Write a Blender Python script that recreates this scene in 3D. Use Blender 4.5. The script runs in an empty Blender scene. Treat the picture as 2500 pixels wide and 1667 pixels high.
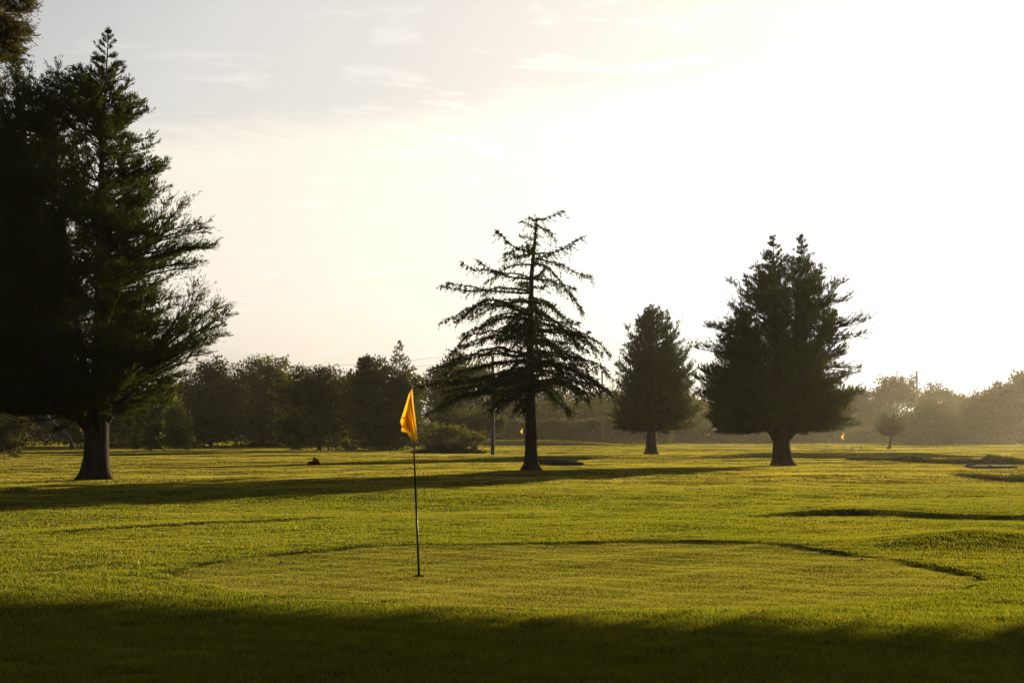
import bpy, bmesh, math, random
import numpy as np
from mathutils import Vector, Matrix

# ------------------------------------------------------------------ camera, sky, sun, exposure
SC = bpy.context.scene
COL = SC.collection
rng = np.random.default_rng(7)
random.seed(7)
FPX = 3472.0            # focal length in photograph pixels (50 mm on a 36 mm sensor, 2500 px wide)
EYE = 1.55              # eye height above the lawn
YH = 1065.0             # horizon row
SUN_AZ = math.radians(32.0)
SUN_EL = math.radians(10.5)

cam_d = bpy.data.cameras.new('camera')
cam = bpy.data.objects.new('camera', cam_d)
COL.objects.link(cam)
cam.location = (0, 0, EYE)
cam.rotation_euler = (math.radians(90), 0, 0)
cam_d.lens = 50
cam_d.sensor_width = 36
cam_d.shift_y = (YH - 833.5) / 2500.0
cam_d.clip_start = 0.1
cam_d.clip_end = 9000
SC.camera = cam

SUN_DIR = Vector((math.sin(SUN_AZ) * math.cos(SUN_EL), math.cos(SUN_AZ) * math.cos(SUN_EL), math.sin(SUN_EL)))
sun_d = bpy.data.lights.new('sun', 'SUN')
sun_d.energy = 5.0
sun_d.angle = math.radians(0.26)
sun_d.color = (1.0, 0.83, 0.55)
sun = bpy.data.objects.new('sun', sun_d)
COL.objects.link(sun)
sun.rotation_euler = (-SUN_DIR).to_track_quat('-Z', 'Y').to_euler()
sun.location = (60, 90, 60)

SC.view_settings.view_transform = 'Standard'
SC.view_settings.look = 'None'
SC.view_settings.exposure = 1.0
SC.view_settings.gamma = 1.0
SC.render.engine = 'CYCLES'
cy = SC.cycles
cy.max_bounces = 5
cy.diffuse_bounces = 2
cy.glossy_bounces = 1
cy.transmission_bounces = 3
cy.transparent_max_bounces = 4
cy.volume_bounces = 0
cy.sample_clamp_indirect = 4.0
cy.caustics_reflective = False
cy.caustics_refractive = False
try:
    cy.use_denoising = True
    cy.denoiser = 'OPENIMAGEDENOISE'
except Exception:
    pass


class NT:
    """a small helper for wiring shader nodes"""
    def __init__(self, tree):
        self.t = tree

    def n(self, typ, ins=None, **kw):
        nd = self.t.nodes.new(typ)
        for k, v in kw.items():
            setattr(nd, k, v)
        for k, v in (ins or {}).items():
            if isinstance(v, bpy.types.NodeSocket):
                self.t.links.new(v, nd.inputs[k])
            else:
                nd.inputs[k].default_value = v
        return nd

    def link(self, a, b):
        self.t.links.new(a, b)

    def math(self, op, a, b=0.0, clamp=False):
        nd = self.n('ShaderNodeMath', {0: a, 1: b}, operation=op)
        nd.use_clamp = clamp
        return nd.outputs[0]

    def ramp(self, fac, stops):
        nd = self.n('ShaderNodeValToRGB', {'Fac': fac})
        cr = nd.color_ramp
        while len(cr.elements) < len(stops):
            cr.elements.new(0.5)
        for e, (p, c) in zip(cr.elements, stops):
            e.position = p
            e.color = c if len(c) == 4 else (*c, 1)
        return nd.outputs['Color']

    def mix(self, fac, a, b, blend='MIX'):
        nd = self.n('ShaderNodeMix', data_type='RGBA', blend_type=blend)
        for s, v in ((nd.inputs[0], fac), (nd.inputs[6], a), (nd.inputs[7], b)):
            if isinstance(v, bpy.types.NodeSocket):
                self.t.links.new(v, s)
            else:
                s.default_value = v if not (isinstance(v, tuple) and len(v) == 3) else (*v, 1)
        return nd.outputs[2]


world = bpy.data.worlds.new('World')
SC.world = world
world.use_nodes = True
wt = world.node_tree
wt.nodes.clear()
W = NT(wt)
sky = W.n('ShaderNodeTexSky', sky_type='NISHITA')
sky.sun_disc = False
sky.sun_elevation = SUN_EL
sky.sun_rotation = SUN_AZ
sky.air_density = 1.0
sky.dust_density = 4.0
sky.ozone_density = 1.0
sky.altitude = 0
tc = W.n('ShaderNodeTexCoord')
sep = W.n('ShaderNodeSeparateXYZ', {0: tc.outputs['Generated']})
# thin high cloud: a flat layer seen in perspective
den = W.math('ADD', W.math('MAXIMUM', sep.outputs[2], 0.0), 0.10)
cu = W.math('DIVIDE', sep.outputs[0], den)
cv = W.math('DIVIDE', sep.outputs[1], den)
cvec = W.n('ShaderNodeCombineXYZ', {0: cu, 1: cv, 2: 0.0})
warp = W.n('ShaderNodeTexNoise', {'Vector': cvec.outputs[0], 'Scale': 1.3, 'Detail': 3.0})
wv = W.n('ShaderNodeVectorMath', {0: warp.outputs['Color'], 1: (0.6, 0.5, 0.0)}, operation='MULTIPLY')
wv2 = W.n('ShaderNodeVectorMath', {0: cvec.outputs[0], 1: wv.outputs[0]}, operation='ADD')
rot = W.n('ShaderNodeMapping', {'Vector': wv2.outputs[0], 'Rotation': (0, 0, math.radians(-18)), 'Scale': (1.0, 2.2, 1.0)})
n1 = W.n('ShaderNodeTexNoise', {'Vector': rot.outputs[0], 'Scale': 4.2, 'Detail': 8.0, 'Roughness': 0.58})
n2 = W.n('ShaderNodeTexNoise', {'Vector': cvec.outputs[0], 'Scale': 0.55, 'Detail': 2.0})
wisps = W.ramp(n1.outputs['Fac'], [(0.54, (0, 0, 0)), (0.74, (1, 1, 1))])
areas = W.ramp(n2.outputs['Fac'], [(0.38, (0, 0, 0)), (0.56, (1, 1, 1))])
cl = W.math('MULTIPLY', W.math('MULTIPLY', wisps, areas), 0.8)
# a veil of thin high cloud takes most of the blue out of the sky and evens out the glare round the sun
bw0 = W.n('ShaderNodeRGBToBW', {0: sky.outputs[0]})
V0 = 3.9
even = W.math('MINIMUM', bw0.outputs[0], W.math('MULTIPLY', W.math('POWER', W.math('DIVIDE', bw0.outputs[0], V0), 0.37), V0))
evs = W.math('DIVIDE', even, W.math('MAXIMUM', bw0.outputs[0], 0.001))
sky_e = W.n('ShaderNodeVectorMath', {0: sky.outputs[0], 'Scale': evs}, operation='SCALE')
bw = W.n('ShaderNodeRGBToBW', {0: sky_e.outputs[0]})
veil_c = W.n('ShaderNodeVectorMath', {0: (1.05, 1.0, 0.965), 'Scale': bw.outputs[0]}, operation='SCALE')
veiled = W.mix(0.64, sky_e.outputs[0], veil_c.outputs[0])
# a brighter sheet of cloud low down, its upper rim ragged
bank_n = W.math('MULTIPLY', W.math('SUBTRACT', n1.outputs['Fac'], 0.5), 0.055)
bank_z = W.math('ADD', W.math('SUBTRACT', sep.outputs[2], W.math('MULTIPLY', sep.outputs[0], 0.10)), bank_n)
bank = W.ramp(bank_z, [(0.0, (.55, .55, .55)), (0.10, (.75, .75, .75)), (0.214, (1, 1, 1)), (0.236, (0, 0, 0))])
veiled = W.mix(W.math('MULTIPLY', bank, 0.8), veiled, W.n('ShaderNodeVectorMath', {0: (1.36, 1.255, 1.07), 'Scale': bw.outputs[0]}, operation='SCALE').outputs[0])
cl_c = W.n('ShaderNodeVectorMath', {0: (1.45, 1.38, 1.28), 'Scale': bw.outputs[0]}, operation='SCALE')
skyc0 = W.mix(cl, veiled, cl_c.outputs[0])
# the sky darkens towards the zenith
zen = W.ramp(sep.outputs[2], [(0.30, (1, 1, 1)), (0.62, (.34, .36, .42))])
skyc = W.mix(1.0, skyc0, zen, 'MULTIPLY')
# the glare round the sun is held to the brightness of a thin bright cloud sheet
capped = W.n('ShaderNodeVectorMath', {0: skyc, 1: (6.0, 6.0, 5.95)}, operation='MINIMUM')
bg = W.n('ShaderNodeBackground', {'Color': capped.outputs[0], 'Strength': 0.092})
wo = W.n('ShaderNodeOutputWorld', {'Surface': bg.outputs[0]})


# ------------------------------------------------------------------ placing helpers
def P(x, y, d):
    """the point at distance d behind photograph pixel (x, y)"""
    return Vector(((x - 1250.0) / FPX * d, d, EYE - (y - YH) / FPX * d))


def depth(y):
    return FPX * EYE / (y - YH)


def GX(x, y):
    d = depth(y)
    return ((x - 1250.0) / FPX * d, d)


def vnoise(x, y, seed=0):
    """cheap smooth noise in -1..1 for clumping"""
    r = np.random.default_rng(seed)
    s = np.zeros(np.shape(x))
    for k in range(7):
        a = r.uniform(0, math.tau)
        f = r.uniform(.7, 1.5)
        s = s + np.sin((x * math.cos(a) + y * math.sin(a)) * f * 4 + r.uniform(0, 9))
    return s / 3.2


def smooth(a, b, x):
    t = np.clip((x - a) / (b - a), 0, 1)
    return t * t * (3 - 2 * t)


GREEN_PX = [(420, 1402), (480, 1384), (600, 1366), (760, 1350), (900, 1336), (1020, 1331), (1150, 1333), (1300, 1327), (1500, 1321),
            (1700, 1319), (1850, 1323), (2000, 1339), (2150, 1361), (2280, 1384), (2370, 1403), (2400, 1418), (2340, 1440), (2200, 1461),
            (2000, 1476), (1750, 1484), (1400, 1481), (1000, 1471), (750, 1456), (560, 1437), (450, 1418)]
GREEN = np.array([GX(*p) for p in GREEN_PX])


def green_sd(x, y):
    """signed distance to the rim of the putting green, positive inside"""
    x = np.asarray(x, float)
    y = np.asarray(y, float)
    best = np.full(x.shape, 1e9)
    ins = np.zeros(x.shape, bool)
    n = len(GREEN)
    for i in range(n):
        ax, ay = GREEN[i]
        bx, by = GREEN[(i + 1) % n]
        dx, dy = bx - ax, by - ay
        t = np.clip(((x - ax) * dx + (y - ay) * dy) / (dx * dx + dy * dy), 0, 1)
        best = np.minimum(best, (x - ax - t * dx) ** 2 + (y - ay - t * dy) ** 2)
        c = ((ay > y) != (by > y))
        xi = ax + (y - ay) * dx / (dy if abs(dy) > 1e-9 else 1e-9)
        ins ^= c & (x < xi)
    return np.where(ins, 1, -1) * np.sqrt(best)


_wr = np.random.default_rng(3)
_waves = []
for lam, amp in ((2.2, .005), (3.4, .008), (5.5, .012), (9, .015), (15, .02), (26, .028), (45, .05)):
    for k in range(4):
        a = _wr.uniform(0, math.tau)
        kk = math.tau / (lam * _wr.uniform(.8, 1.25))
        _waves.append((kk * math.cos(a), kk * math.sin(a), _wr.uniform(0, math.tau), amp * .6))

LIP = [(1800, 1262), (1880, 1256), (2000, 1251), (2150, 1250), (2300, 1253), (2420, 1257), (2560, 1262)]
LIPW = np.array([GX(*p) for p in LIP])
RUT = np.array([GX(*p) for p in [(40, 1306), (300, 1290), (600, 1274), (900, 1254)]])


def mound(x, y, cx, cy, h, sx, front, back):
    """a bank with a steep face towards the camera and a long gentle back"""
    w = np.exp(-np.abs((x - cx) / sx) ** 4)
    f = smooth(cy - front, cy, y)
    b = 1 - smooth(cy, cy + back, y)
    return h * w * f * b


def H(x, y):
    x = np.asarray(x, float)
    y = np.asarray(y, float)
    r = np.hypot(x, y)
    z = np.zeros(np.broadcast(x, y).shape)
    for kx, ky, ph, am in _waves:
        z = z + am * np.sin(kx * x + ky * y + ph)
    sd = green_sd(x, y)
    flat = 1 - 0.75 * smooth(-.3, .8, sd)
    near = 0.55 + 0.45 * smooth(10, 40, r)
    z = z * flat * near
    # little unevenness of the turf itself
    z = z + (.006 * np.sin(x * 3.1 + 1.3 * np.sin(y * 1.7)) * np.sin(y * 4.3 + .9 * np.sin(x * 1.3)) + .004 * np.sin(x * 7.3 + y * 2.1) * np.sin(y * 9.7 - x * 1.1)) * (1 - smooth(40, 90, r))
    z = z - 0.046 * (.72 + .28 * vnoise(x * .7, y * .5, 41)) * (1 - .75 * np.exp(-(((x + .95) / .75) ** 2)) * smooth(17, 19, y)) * (.7 + .3 * smooth(-2.5, .8, x)) * smooth(-0.10, 0.09, sd)
    # the lip of a shallow bunker right of the green
    ly = np.interp(x, LIPW[:, 0], LIPW[:, 1])
    lw = smooth(LIPW[0, 0] - .3, LIPW[0, 0] + 2.2, x)
    dy = y - ly
    z = z + lw * (0.075 * (1 + .3 * vnoise(x * .5, 0 * y, 42)) * smooth(-0.14, 0.14, dy) * (1 - smooth(.2, 9, dy)) - 0.035 * smooth(-2.6, -.1, dy) * (1 - smooth(-.1, .12, dy)))
    # a long low step left of the flag
    ry = np.interp(x, RUT[:, 0], RUT[:, 1])
    rw = smooth(RUT[0, 0] - .5, RUT[0, 0] + 1, x) * (1 - smooth(RUT[-1, 0] - 1.5, RUT[-1, 0], x))
    dy = y - ry
    z = z + rw * 0.045 * smooth(-.22, .12, dy) * (1 - smooth(.2, 5, dy))
    # mounds
    mx, my = GX(2400, 1335)
    z = z + 0.20 * np.exp(-(((x - mx) / 1.35) ** 2 + ((y - my - .5) / 1.3) ** 2))
    z = z + mound(x, y, 24.0, 103.0, 0.42, 9.5, 2.2, 16)
    z = z + mound(x, y, -14.0, 222.0, 0.85, 30, 4, 20) * smooth(-70, -40, x)
    z = z + mound(x, y, 4.0, 232.0, 0.62, 12.5, 5, 22)
    z = z + 1.15 * np.exp(-(((x + 53) / 4.5) ** 2 + ((y - 202) / 5) ** 2))
    z = z + mound(x, y, 15.0, 300.0, 0.5, 18, 6, 30)
    return z


def H1(x, y):
    return float(H(np.array([x]), np.array([y]))[0])


def base(x, y):
    X, Y = GX(x, y)
    return Vector((X, Y, H1(X, Y)))


# ------------------------------------------------------------------ mesh helpers
def mesh_np(name, verts, faces, mat, parent=None, smooth_shade=False):
    """faces: (n, k) array"""
    me = bpy.data.meshes.new(name)
    verts = np.asarray(verts, np.float32)
    faces = np.asarray(faces, np.int32)
    nf, k = faces.shape
    me.vertices.add(len(verts))
    me.vertices.foreach_set('co', verts.ravel())
    me.loops.add(nf * k)
    me.loops.foreach_set('vertex_index', faces.ravel())
    me.polygons.add(nf)
    me.polygons.foreach_set('loop_start', np.arange(0, nf * k, k, dtype=np.int32))
    if smooth_shade:
        me.polygons.foreach_set('use_smooth', np.ones(nf, bool))
    me.update(calc_edges=True)
    me.validate()
    me.materials.append(mat)
    o = bpy.data.objects.new(name, me)
    COL.objects.link(o)
    if parent is not None:
        o.parent = parent
    return o


class MB:
    def __init__(self):
        self.v = []
        self.f = []

    def tube(self, pts, rad, n=8, cap=True, wob=0.0, flute=0.0):
        pts = [Vector(p) for p in pts]
        i0 = len(self.v)
        up = Vector((0.13, 0.31, 0.94))
        for i, p in enumerate(pts):
            t = (pts[min(i + 1, len(pts) - 1)] - pts[max(i - 1, 0)])
            if t.length < 1e-9:
                t = Vector((0, 0, 1))
            t.normalize()
            ref = Vector((0, 1, 0)) if abs(t.y) < .9 else Vector((1, 0, 0))
            a = t.cross(ref).normalized()
            b = t.cross(a)
            for k in range(n):
                th = math.tau * k / n
                fl = flute[i] if isinstance(flute, (list, tuple)) else flute
                r = rad[i] * (1 + random.uniform(-wob, wob) + fl * math.sin(3 * th + i * .12) + fl * .7 * math.sin(5 * th + 1 + i * .1))
                self.v.append(p + a * (r * math.cos(th)) + b * (r * math.sin(th)))
        for i in range(len(pts) - 1):
            for k in range(n):
                k2 = (k + 1) % n
                self.f.append((i0 + i * n + k, i0 + i * n + k2, i0 + (i + 1) * n + k2, i0 + (i + 1) * n + k))
        if cap:
            self.f.append(tuple(i0 + k for k in range(n))[::-1])
            self.f.append(tuple(i0 + (len(pts) - 1) * n + k for k in range(n)))

    def box(self, c, s, rz=0.0, jit=0.0):
        i0 = len(self.v)
        m = Matrix.Rotation(rz, 3, 'Z')
        for dz in (-1, 1):
            for dx, dy in ((-1, -1), (1, -1), (1, 1), (-1, 1)):
                q = Vector((dx * s[0] / 2, dy * s[1] / 2, dz * s[2] / 2)) + Vector([random.uniform(-jit, jit) for _ in range(3)])
                self.v.append(Vector(c) + m @ q)
        for q in ((0, 3, 2, 1), (4, 5, 6, 7), (0, 1, 5, 4), (1, 2, 6, 5), (2, 3, 7, 6), (3, 0, 4, 7)):
            self.f.append(tuple(i0 + k for k in q))

    def build(self, name, mat, parent=None, smooth_shade=True, bevel=0.0):
        me = bpy.data.meshes.new(name)
        me.from_pydata([tuple(v) for v in self.v], [], self.f)
        me.materials.append(mat)
        if bevel:
            bm = bmesh.new()
            bm.from_mesh(me)
            bmesh.ops.bevel(bm, geom=bm.edges[:], offset=bevel, segments=2, affect='EDGES', profile=.6)
            bm.to_mesh(me)
            bm.free()
        if smooth_shade:
            for p in me.polygons:
                p.use_smooth = True
        me.update()
        o = bpy.data.objects.new(name, me)
        COL.objects.link(o)
        if parent is not None:
            o.parent = parent
        return o


def thing(name, label, cat, loc, group=None):
    o = bpy.data.objects.new(name, None)
    o.empty_display_size = 0.3
    COL.objects.link(o)
    o.location = loc
    return tag(o, label, cat, group)


def tag(o, label=None, cat=None, group=None, kind=None):
    if label:
        o['label'] = label
    if cat:
        o['category'] = cat
    if group:
        o['group'] = group
    if kind:
        o['kind'] = kind
    return o


def unit(a):
    return a / np.maximum(np.linalg.norm(a, axis=1, keepdims=True), 1e-9)


class Leaves:
    """many small diamond faces gathered into one foliage mesh"""
    def __init__(self):
        self.parts = []

    def add(self, C, D, L, Wd, side=None):
        D = unit(D)
        S = np.cross(D, rng.normal(size=D.shape) if side is None else side)
        S = unit(S)
        L = np.asarray(L).reshape(-1, 1)
        Wd = np.asarray(Wd).reshape(-1, 1)
        mid = C + D * L * 0.45
        self.parts.append(np.stack([C, mid + S * Wd * .5, C + D * L, mid - S * Wd * .5], 1))

    def build(self, name, mat, parent):
        q = np.concatenate(self.parts, 0)
        n = len(q)
        return mesh_np(name, q.reshape(-1, 3), np.arange(n * 4).reshape(n, 4), mat, parent)


# ------------------------------------------------------------------ materials
def new_mat(name):
    m = bpy.data.materials.new(name)
    m.use_nodes = True
    m.node_tree.nodes.clear()
    t = NT(m.node_tree)
    out = t.n('ShaderNodeOutputMaterial')
    return m, t, out


def leaf_mat(name, dark, light, trans, tfac=0.45, scale=0.5):
    m, t, out = new_mat(name)
    geo = t.n('ShaderNodeNewGeometry')
    no = t.n('ShaderNodeTexNoise', {'Vector': geo.outputs['Position'], 'Scale': scale, 'Detail': 3.0})
    f = t.math('ADD', t.math('MULTIPLY', no.outputs['Fac'], 1.3), t.math('MULTIPLY', geo.outputs['Random Per Island'], 0.5))
    f = t.math('SUBTRACT', f, 0.4, clamp=True)
    c = t.mix(f, dark, light)
    tcol = t.mix(f, tuple(x * .6 for x in trans), trans)
    d = t.n('ShaderNodeBsdfDiffuse', {'Color': c})
    tr = t.n('ShaderNodeBsdfTranslucent', {'Color': tcol})
    mx = t.n('ShaderNodeMixShader', {0: tfac, 1: d.outputs[0], 2: tr.outputs[0]})
    t.link(mx.outputs[0], out.inputs['Surface'])
    return m


def rough_mat(name, c1, c2, scale=6.0, stretch=(1, 1, 1), bump=0.6, rough=0.9, spec=0.2, detail=8.0):
    m, t, out = new_mat(name)
    co = t.n('ShaderNodeTexCoord')
    mp = t.n('ShaderNodeMapping', {'Vector': co.outputs['Object'], 'Scale': stretch})
    no = t.n('ShaderNodeTexNoise', {'Vector': mp.outputs[0], 'Scale': scale, 'Detail': detail, 'Roughness': 0.65})
    c = t.mix(t.ramp(no.outputs['Fac'], [(0.32, (0, 0, 0)), (0.68, (1, 1, 1))]), c1, c2)
    bp = t.n('ShaderNodeBump', {'Height': no.outputs['Fac'], 'Strength': bump, 'Distance': 0.05})
    p = t.n('ShaderNodeBsdfPrincipled', {'Base Color': c, 'Roughness': rough, 'Specular IOR Level': spec, 'Normal': bp.outputs[0]})
    t.link(p.outputs[0], out.inputs['Surface'])
    return m


M_BARK = rough_mat('bark', (.016, .012, .009), (.055, .042, .030), 4.0, (2.0, 2.0, .6), 1.0, .95, .05)
M_PALEBARK = rough_mat('pale_bark', (.028, .025, .022), (.065, .06, .053), 5.0, (2, 2, .6), .8)
M_CYP = leaf_mat('cypress_foliage', (.015, .024, .007), (.040, .055, .013), (.08, .095, .015), .33, .8)
M_CYPBROWN = leaf_mat('cypress_foliage_brownish', (.022, .022, .008), (.055, .05, .014), (.12, .10, .018), .36, .8)
M_CEDAR = leaf_mat('larch_needles', (.016, .026, .012), (.04, .052, .018), (.07, .08, .018), .30, .8)
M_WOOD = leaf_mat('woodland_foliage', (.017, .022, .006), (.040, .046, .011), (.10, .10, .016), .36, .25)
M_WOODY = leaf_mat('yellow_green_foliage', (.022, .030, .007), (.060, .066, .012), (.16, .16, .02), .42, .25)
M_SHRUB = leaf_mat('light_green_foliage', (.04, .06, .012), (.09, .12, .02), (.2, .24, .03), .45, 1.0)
M_GLINTLEAF = leaf_mat('painted_glint_leaves', (.02, .03, .008), (.20, .16, .08), (.14, .13, .03), .25, 2.5)  # glints on the glossy leaves are put into the pale colour
M_DEADTWIG = leaf_mat('dead_twigs', (.026, .018, .012), (.06, .042, .026), (.06, .038, .02), .25, 1.0)
M_WEED = leaf_mat('weed_leaves', (.03, .035, .010), (.07, .075, .02), (.12, .12, .02), .35, 1.0)
M_RED = leaf_mat('reddish_leaf_heap', (.06, .022, .010), (.16, .06, .025), (.15, .05, .02), .3, 2.0)
M_PETAL = leaf_mat('white_petals', (.35, .34, .3), (.6, .58, .52), (.3, .3, .25), .3, 2.0)


def grass_mat(name, g1, g2, dry, tg, td, dry_amt, tfac=0.55, gloss=0.12, rnd=.55):
    m, t, out = new_mat(name)
    geo = t.n('ShaderNodeNewGeometry')
    mp = t.n('ShaderNodeMapping', {'Vector': geo.outputs['Position'], 'Scale': (1, .55, 1)})
    a = t.n('ShaderNodeTexNoise', {'Vector': mp.outputs[0], 'Scale': 0.23, 'Detail': 5.0, 'Roughness': .62})
    b = t.n('ShaderNodeTexNoise', {'Vector': geo.outputs['Position'], 'Scale': 2.6, 'Detail': 3.0})
    f = t.math('ADD', t.math('MULTIPLY', a.outputs['Fac'], 1.6), t.math('MULTIPLY', b.outputs['Fac'], 0.7))
    f = t.math('ADD', f, t.math('MULTIPLY', geo.outputs['Random Per Island'], rnd))
    f = t.math('SUBTRACT', f, 1.18 + rnd * .5 - dry_amt)
    fd = t.ramp(f, [(0.0, (0, 0, 0)), (0.75, (1, 1, 1))])
    gmix = t.mix(b.outputs['Fac'], g1, g2)
    c = t.mix(fd, gmix, dry)
    tcx = t.mix(fd, tg, td)
    d = t.n('ShaderNodeBsdfDiffuse', {'Color': c})
    tr = t.n('ShaderNodeBsdfTranslucent', {'Color': tcx})
    mx = t.n('ShaderNodeMixShader', {0: tfac, 1: d.outputs[0], 2: tr.outputs[0]})
    gl = t.n('ShaderNodeBsdfGlossy', {'Color': (.9, .9, .85, 1), 'Roughness': 0.32})
    mx2 = t.n('ShaderNodeMixShader', {0: gloss, 1: mx.outputs[0], 2: gl.outputs[0]})
    t.link(mx2.outputs[0], out.inputs['Surface'])
    return m


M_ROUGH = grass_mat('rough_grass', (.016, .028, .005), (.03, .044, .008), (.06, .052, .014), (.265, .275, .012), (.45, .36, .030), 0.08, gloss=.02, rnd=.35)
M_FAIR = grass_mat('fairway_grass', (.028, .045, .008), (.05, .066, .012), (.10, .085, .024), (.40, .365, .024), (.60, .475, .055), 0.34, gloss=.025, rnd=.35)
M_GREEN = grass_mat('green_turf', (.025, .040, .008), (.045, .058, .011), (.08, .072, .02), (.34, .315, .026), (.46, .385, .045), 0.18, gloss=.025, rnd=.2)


def ground_mat():
    m, t, out = new_mat('lawn_soil')
    geo = t.n('ShaderNodeNewGeometry')
    a = t.n('ShaderNodeTexNoise', {'Vector': geo.outputs['Position'], 'Scale': 0.25, 'Detail': 6.0, 'Roughness': .65})
    b = t.n('ShaderNodeTexNoise', {'Vector': geo.outputs['Position'], 'Scale': 14.0, 'Detail': 5.0})
    c = t.mix(t.ramp(a.outputs['Fac'], [(.35, (0, 0, 0)), (.65, (1, 1, 1))]), (.030, .038, .008), (.055, .052, .015))
    c = t.mix(t.math('MULTIPLY', b.outputs['Fac'], .5), c, (.02, .024, .006))
    bp = t.n('ShaderNodeBump', {'Height': b.outputs['Fac'], 'Strength': 1.0, 'Distance': 0.05})
    d = t.n('ShaderNodeBsdfDiffuse', {'Color': c, 'Normal': bp.outputs[0]})
    t.link(d.outputs[0], out.inputs['Surface'])
    return m


M_SOIL = ground_mat()


# ------------------------------------------------------------------ ground
def build_ground():
    ang = np.concatenate([np.arange(-40, 40.01, .22), np.arange(44, 316, 6)])
    ang = np.radians(ang)
    rr = [2.0]
    while rr[-1] < 7500:
        g = 1.012 if rr[-1] < 45 else (1.02 if rr[-1] < 400 else 1.12)
        rr.append(rr[-1] * g)
    rr = np.array(rr)
    A, R = np.meshgrid(ang, rr)
    X = R * np.sin(A)
    Y = R * np.cos(A)
    Z = H(X, Y) * (1 - smooth(500, 1500, R)) - 1.0 * smooth(600, 7000, R)
    na, nr = len(ang), len(rr)
    v = np.stack([X, Y, Z], -1).reshape(-1, 3)
    i, j = np.meshgrid(np.arange(nr - 1), np.arange(na), indexing='ij')
    j2 = (j + 1) % na
    f = np.stack([i * na + j, i * na + j2, (i + 1) * na + j2, (i + 1) * na + j], -1).reshape(-1, 4)
    # close the centre
    c = len(v)
    v = np.vstack([v, [[0, 0, float(H1(0, 0))]]])
    tri = np.stack([np.full(na, c), (np.arange(na) + 1) % na, np.arange(na), np.arange(na)], -1)[:, :3]
    me = bpy.data.meshes.new('ground')
    me.from_pydata(v.tolist(), [], f.tolist() + tri.tolist())
    for p in me.polygons:
        p.use_smooth = True
    me.materials.append(M_SOIL)
    o = bpy.data.objects.new('ground', me)
    COL.objects.link(o)
    o['kind'] = 'structure'


build_ground()

HALF = math.radians(24)


def scatter_polar(r0, r1, count, half=HALF, side=1.2):
    """points with equal numbers per unit of log distance"""
    r = np.exp(rng.uniform(math.log(r0), math.log(r1), count))
    a = rng.uniform(-half, half, count)
    x = r * np.tan(a) + rng.uniform(-side, side, count)
    return x, r


def blades(name, x, y, z, ht, w, lean, mat, label, tri=True):
    n = len(x)
    az = rng.uniform(0, math.tau, n)
    S = np.stack([np.cos(az), np.sin(az), np.zeros(n)], 1)
    la = rng.uniform(0, math.tau, n)
    ln = np.abs(rng.normal(size=n)) * lean
    tip = np.stack([np.cos(la) * ln * ht, np.sin(la) * ln * ht, ht], 1)
    b = np.stack([x, y, z - ht * .08], 1)
    w = np.reshape(w, (-1, 1)) * .5
    if tri:
        v = np.stack([b - S * w, b + S * w, b + tip], 1).reshape(-1, 3)
        f = np.arange(n * 3).reshape(n, 3)
    else:
        m = b + tip * np.array([.35, .35, .6])
        v = np.stack([b - S * w, b + S * w, m + S * w * .8, b + tip, m - S * w * .8], 1).reshape(-1, 3)
        f = np.arange(n * 5).reshape(n, 5)
    o = mesh_np(name, v, f, mat)
    tag(o, label, 'grass', kind='stuff')
    return o


def build_grass():
    # the turf of the green: fine and short
    n = 1250000
    x, y = scatter_polar(11.5, 24, n, math.radians(22))
    sd = green_sd(x, y)
    hx, hy = GX(1023, 1402)
    k = (sd > 0.02) & (np.hypot(x - hx, y - hy) > .066)
    x, y = x[k], y[k]
    ht = rng.uniform(.008, .014, len(x)) * (1 + .15 * vnoise(x * .6, y * .5, 4))
    blades('green_turf', x, y, H(x, y), ht, rng.uniform(.002, .0045, len(x)), .5, M_GREEN, 'short closely mown turf of the putting green round the flag')
    # the rough round the green and the shaded lawn in front
    n = 1500000
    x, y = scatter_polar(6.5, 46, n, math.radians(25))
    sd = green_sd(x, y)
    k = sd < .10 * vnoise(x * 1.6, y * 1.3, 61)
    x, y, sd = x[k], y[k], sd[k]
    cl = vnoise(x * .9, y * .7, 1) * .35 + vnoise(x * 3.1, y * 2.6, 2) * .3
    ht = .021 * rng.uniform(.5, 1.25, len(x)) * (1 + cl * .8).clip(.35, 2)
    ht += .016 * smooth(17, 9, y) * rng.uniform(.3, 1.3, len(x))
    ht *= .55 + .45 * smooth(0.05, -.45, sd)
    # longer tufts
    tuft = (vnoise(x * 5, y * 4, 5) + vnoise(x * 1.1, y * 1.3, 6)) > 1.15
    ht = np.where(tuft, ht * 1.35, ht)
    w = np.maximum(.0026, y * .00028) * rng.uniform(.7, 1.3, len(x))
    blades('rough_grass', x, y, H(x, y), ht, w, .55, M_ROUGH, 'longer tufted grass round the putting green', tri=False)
    # the fairway out to the far hedges
    n = 1450000
    x, y = scatter_polar(38, 420, n, math.radians(23))
    k = rng.uniform(size=len(x)) < smooth(38, 46, y)
    x, y = x[k], y[k]
    cl = vnoise(x * .25, y * .12, 8) * .3 + vnoise(x * .8, y * .4, 9) * .35
    ht = .024 * rng.uniform(.5, 1.2, len(x)) * (1 + cl * .6).clip(.4, 2) * (1 + smooth(60, 300, y))
    w = y * .00030 * rng.uniform(.7, 1.3, len(x))
    blades('fairway_grass', x, y, H(x, y), ht, w, .45, M_FAIR, 'mown fairway grass reaching out to the far hedges')


build_grass()


# ------------------------------------------------------------------ trees
def bez(a, b, c, t):
    t = np.asarray(t).reshape(-1, 1)
    return a * (1 - t) ** 2 + 2 * b * t * (1 - t) + c * t * t


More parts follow.
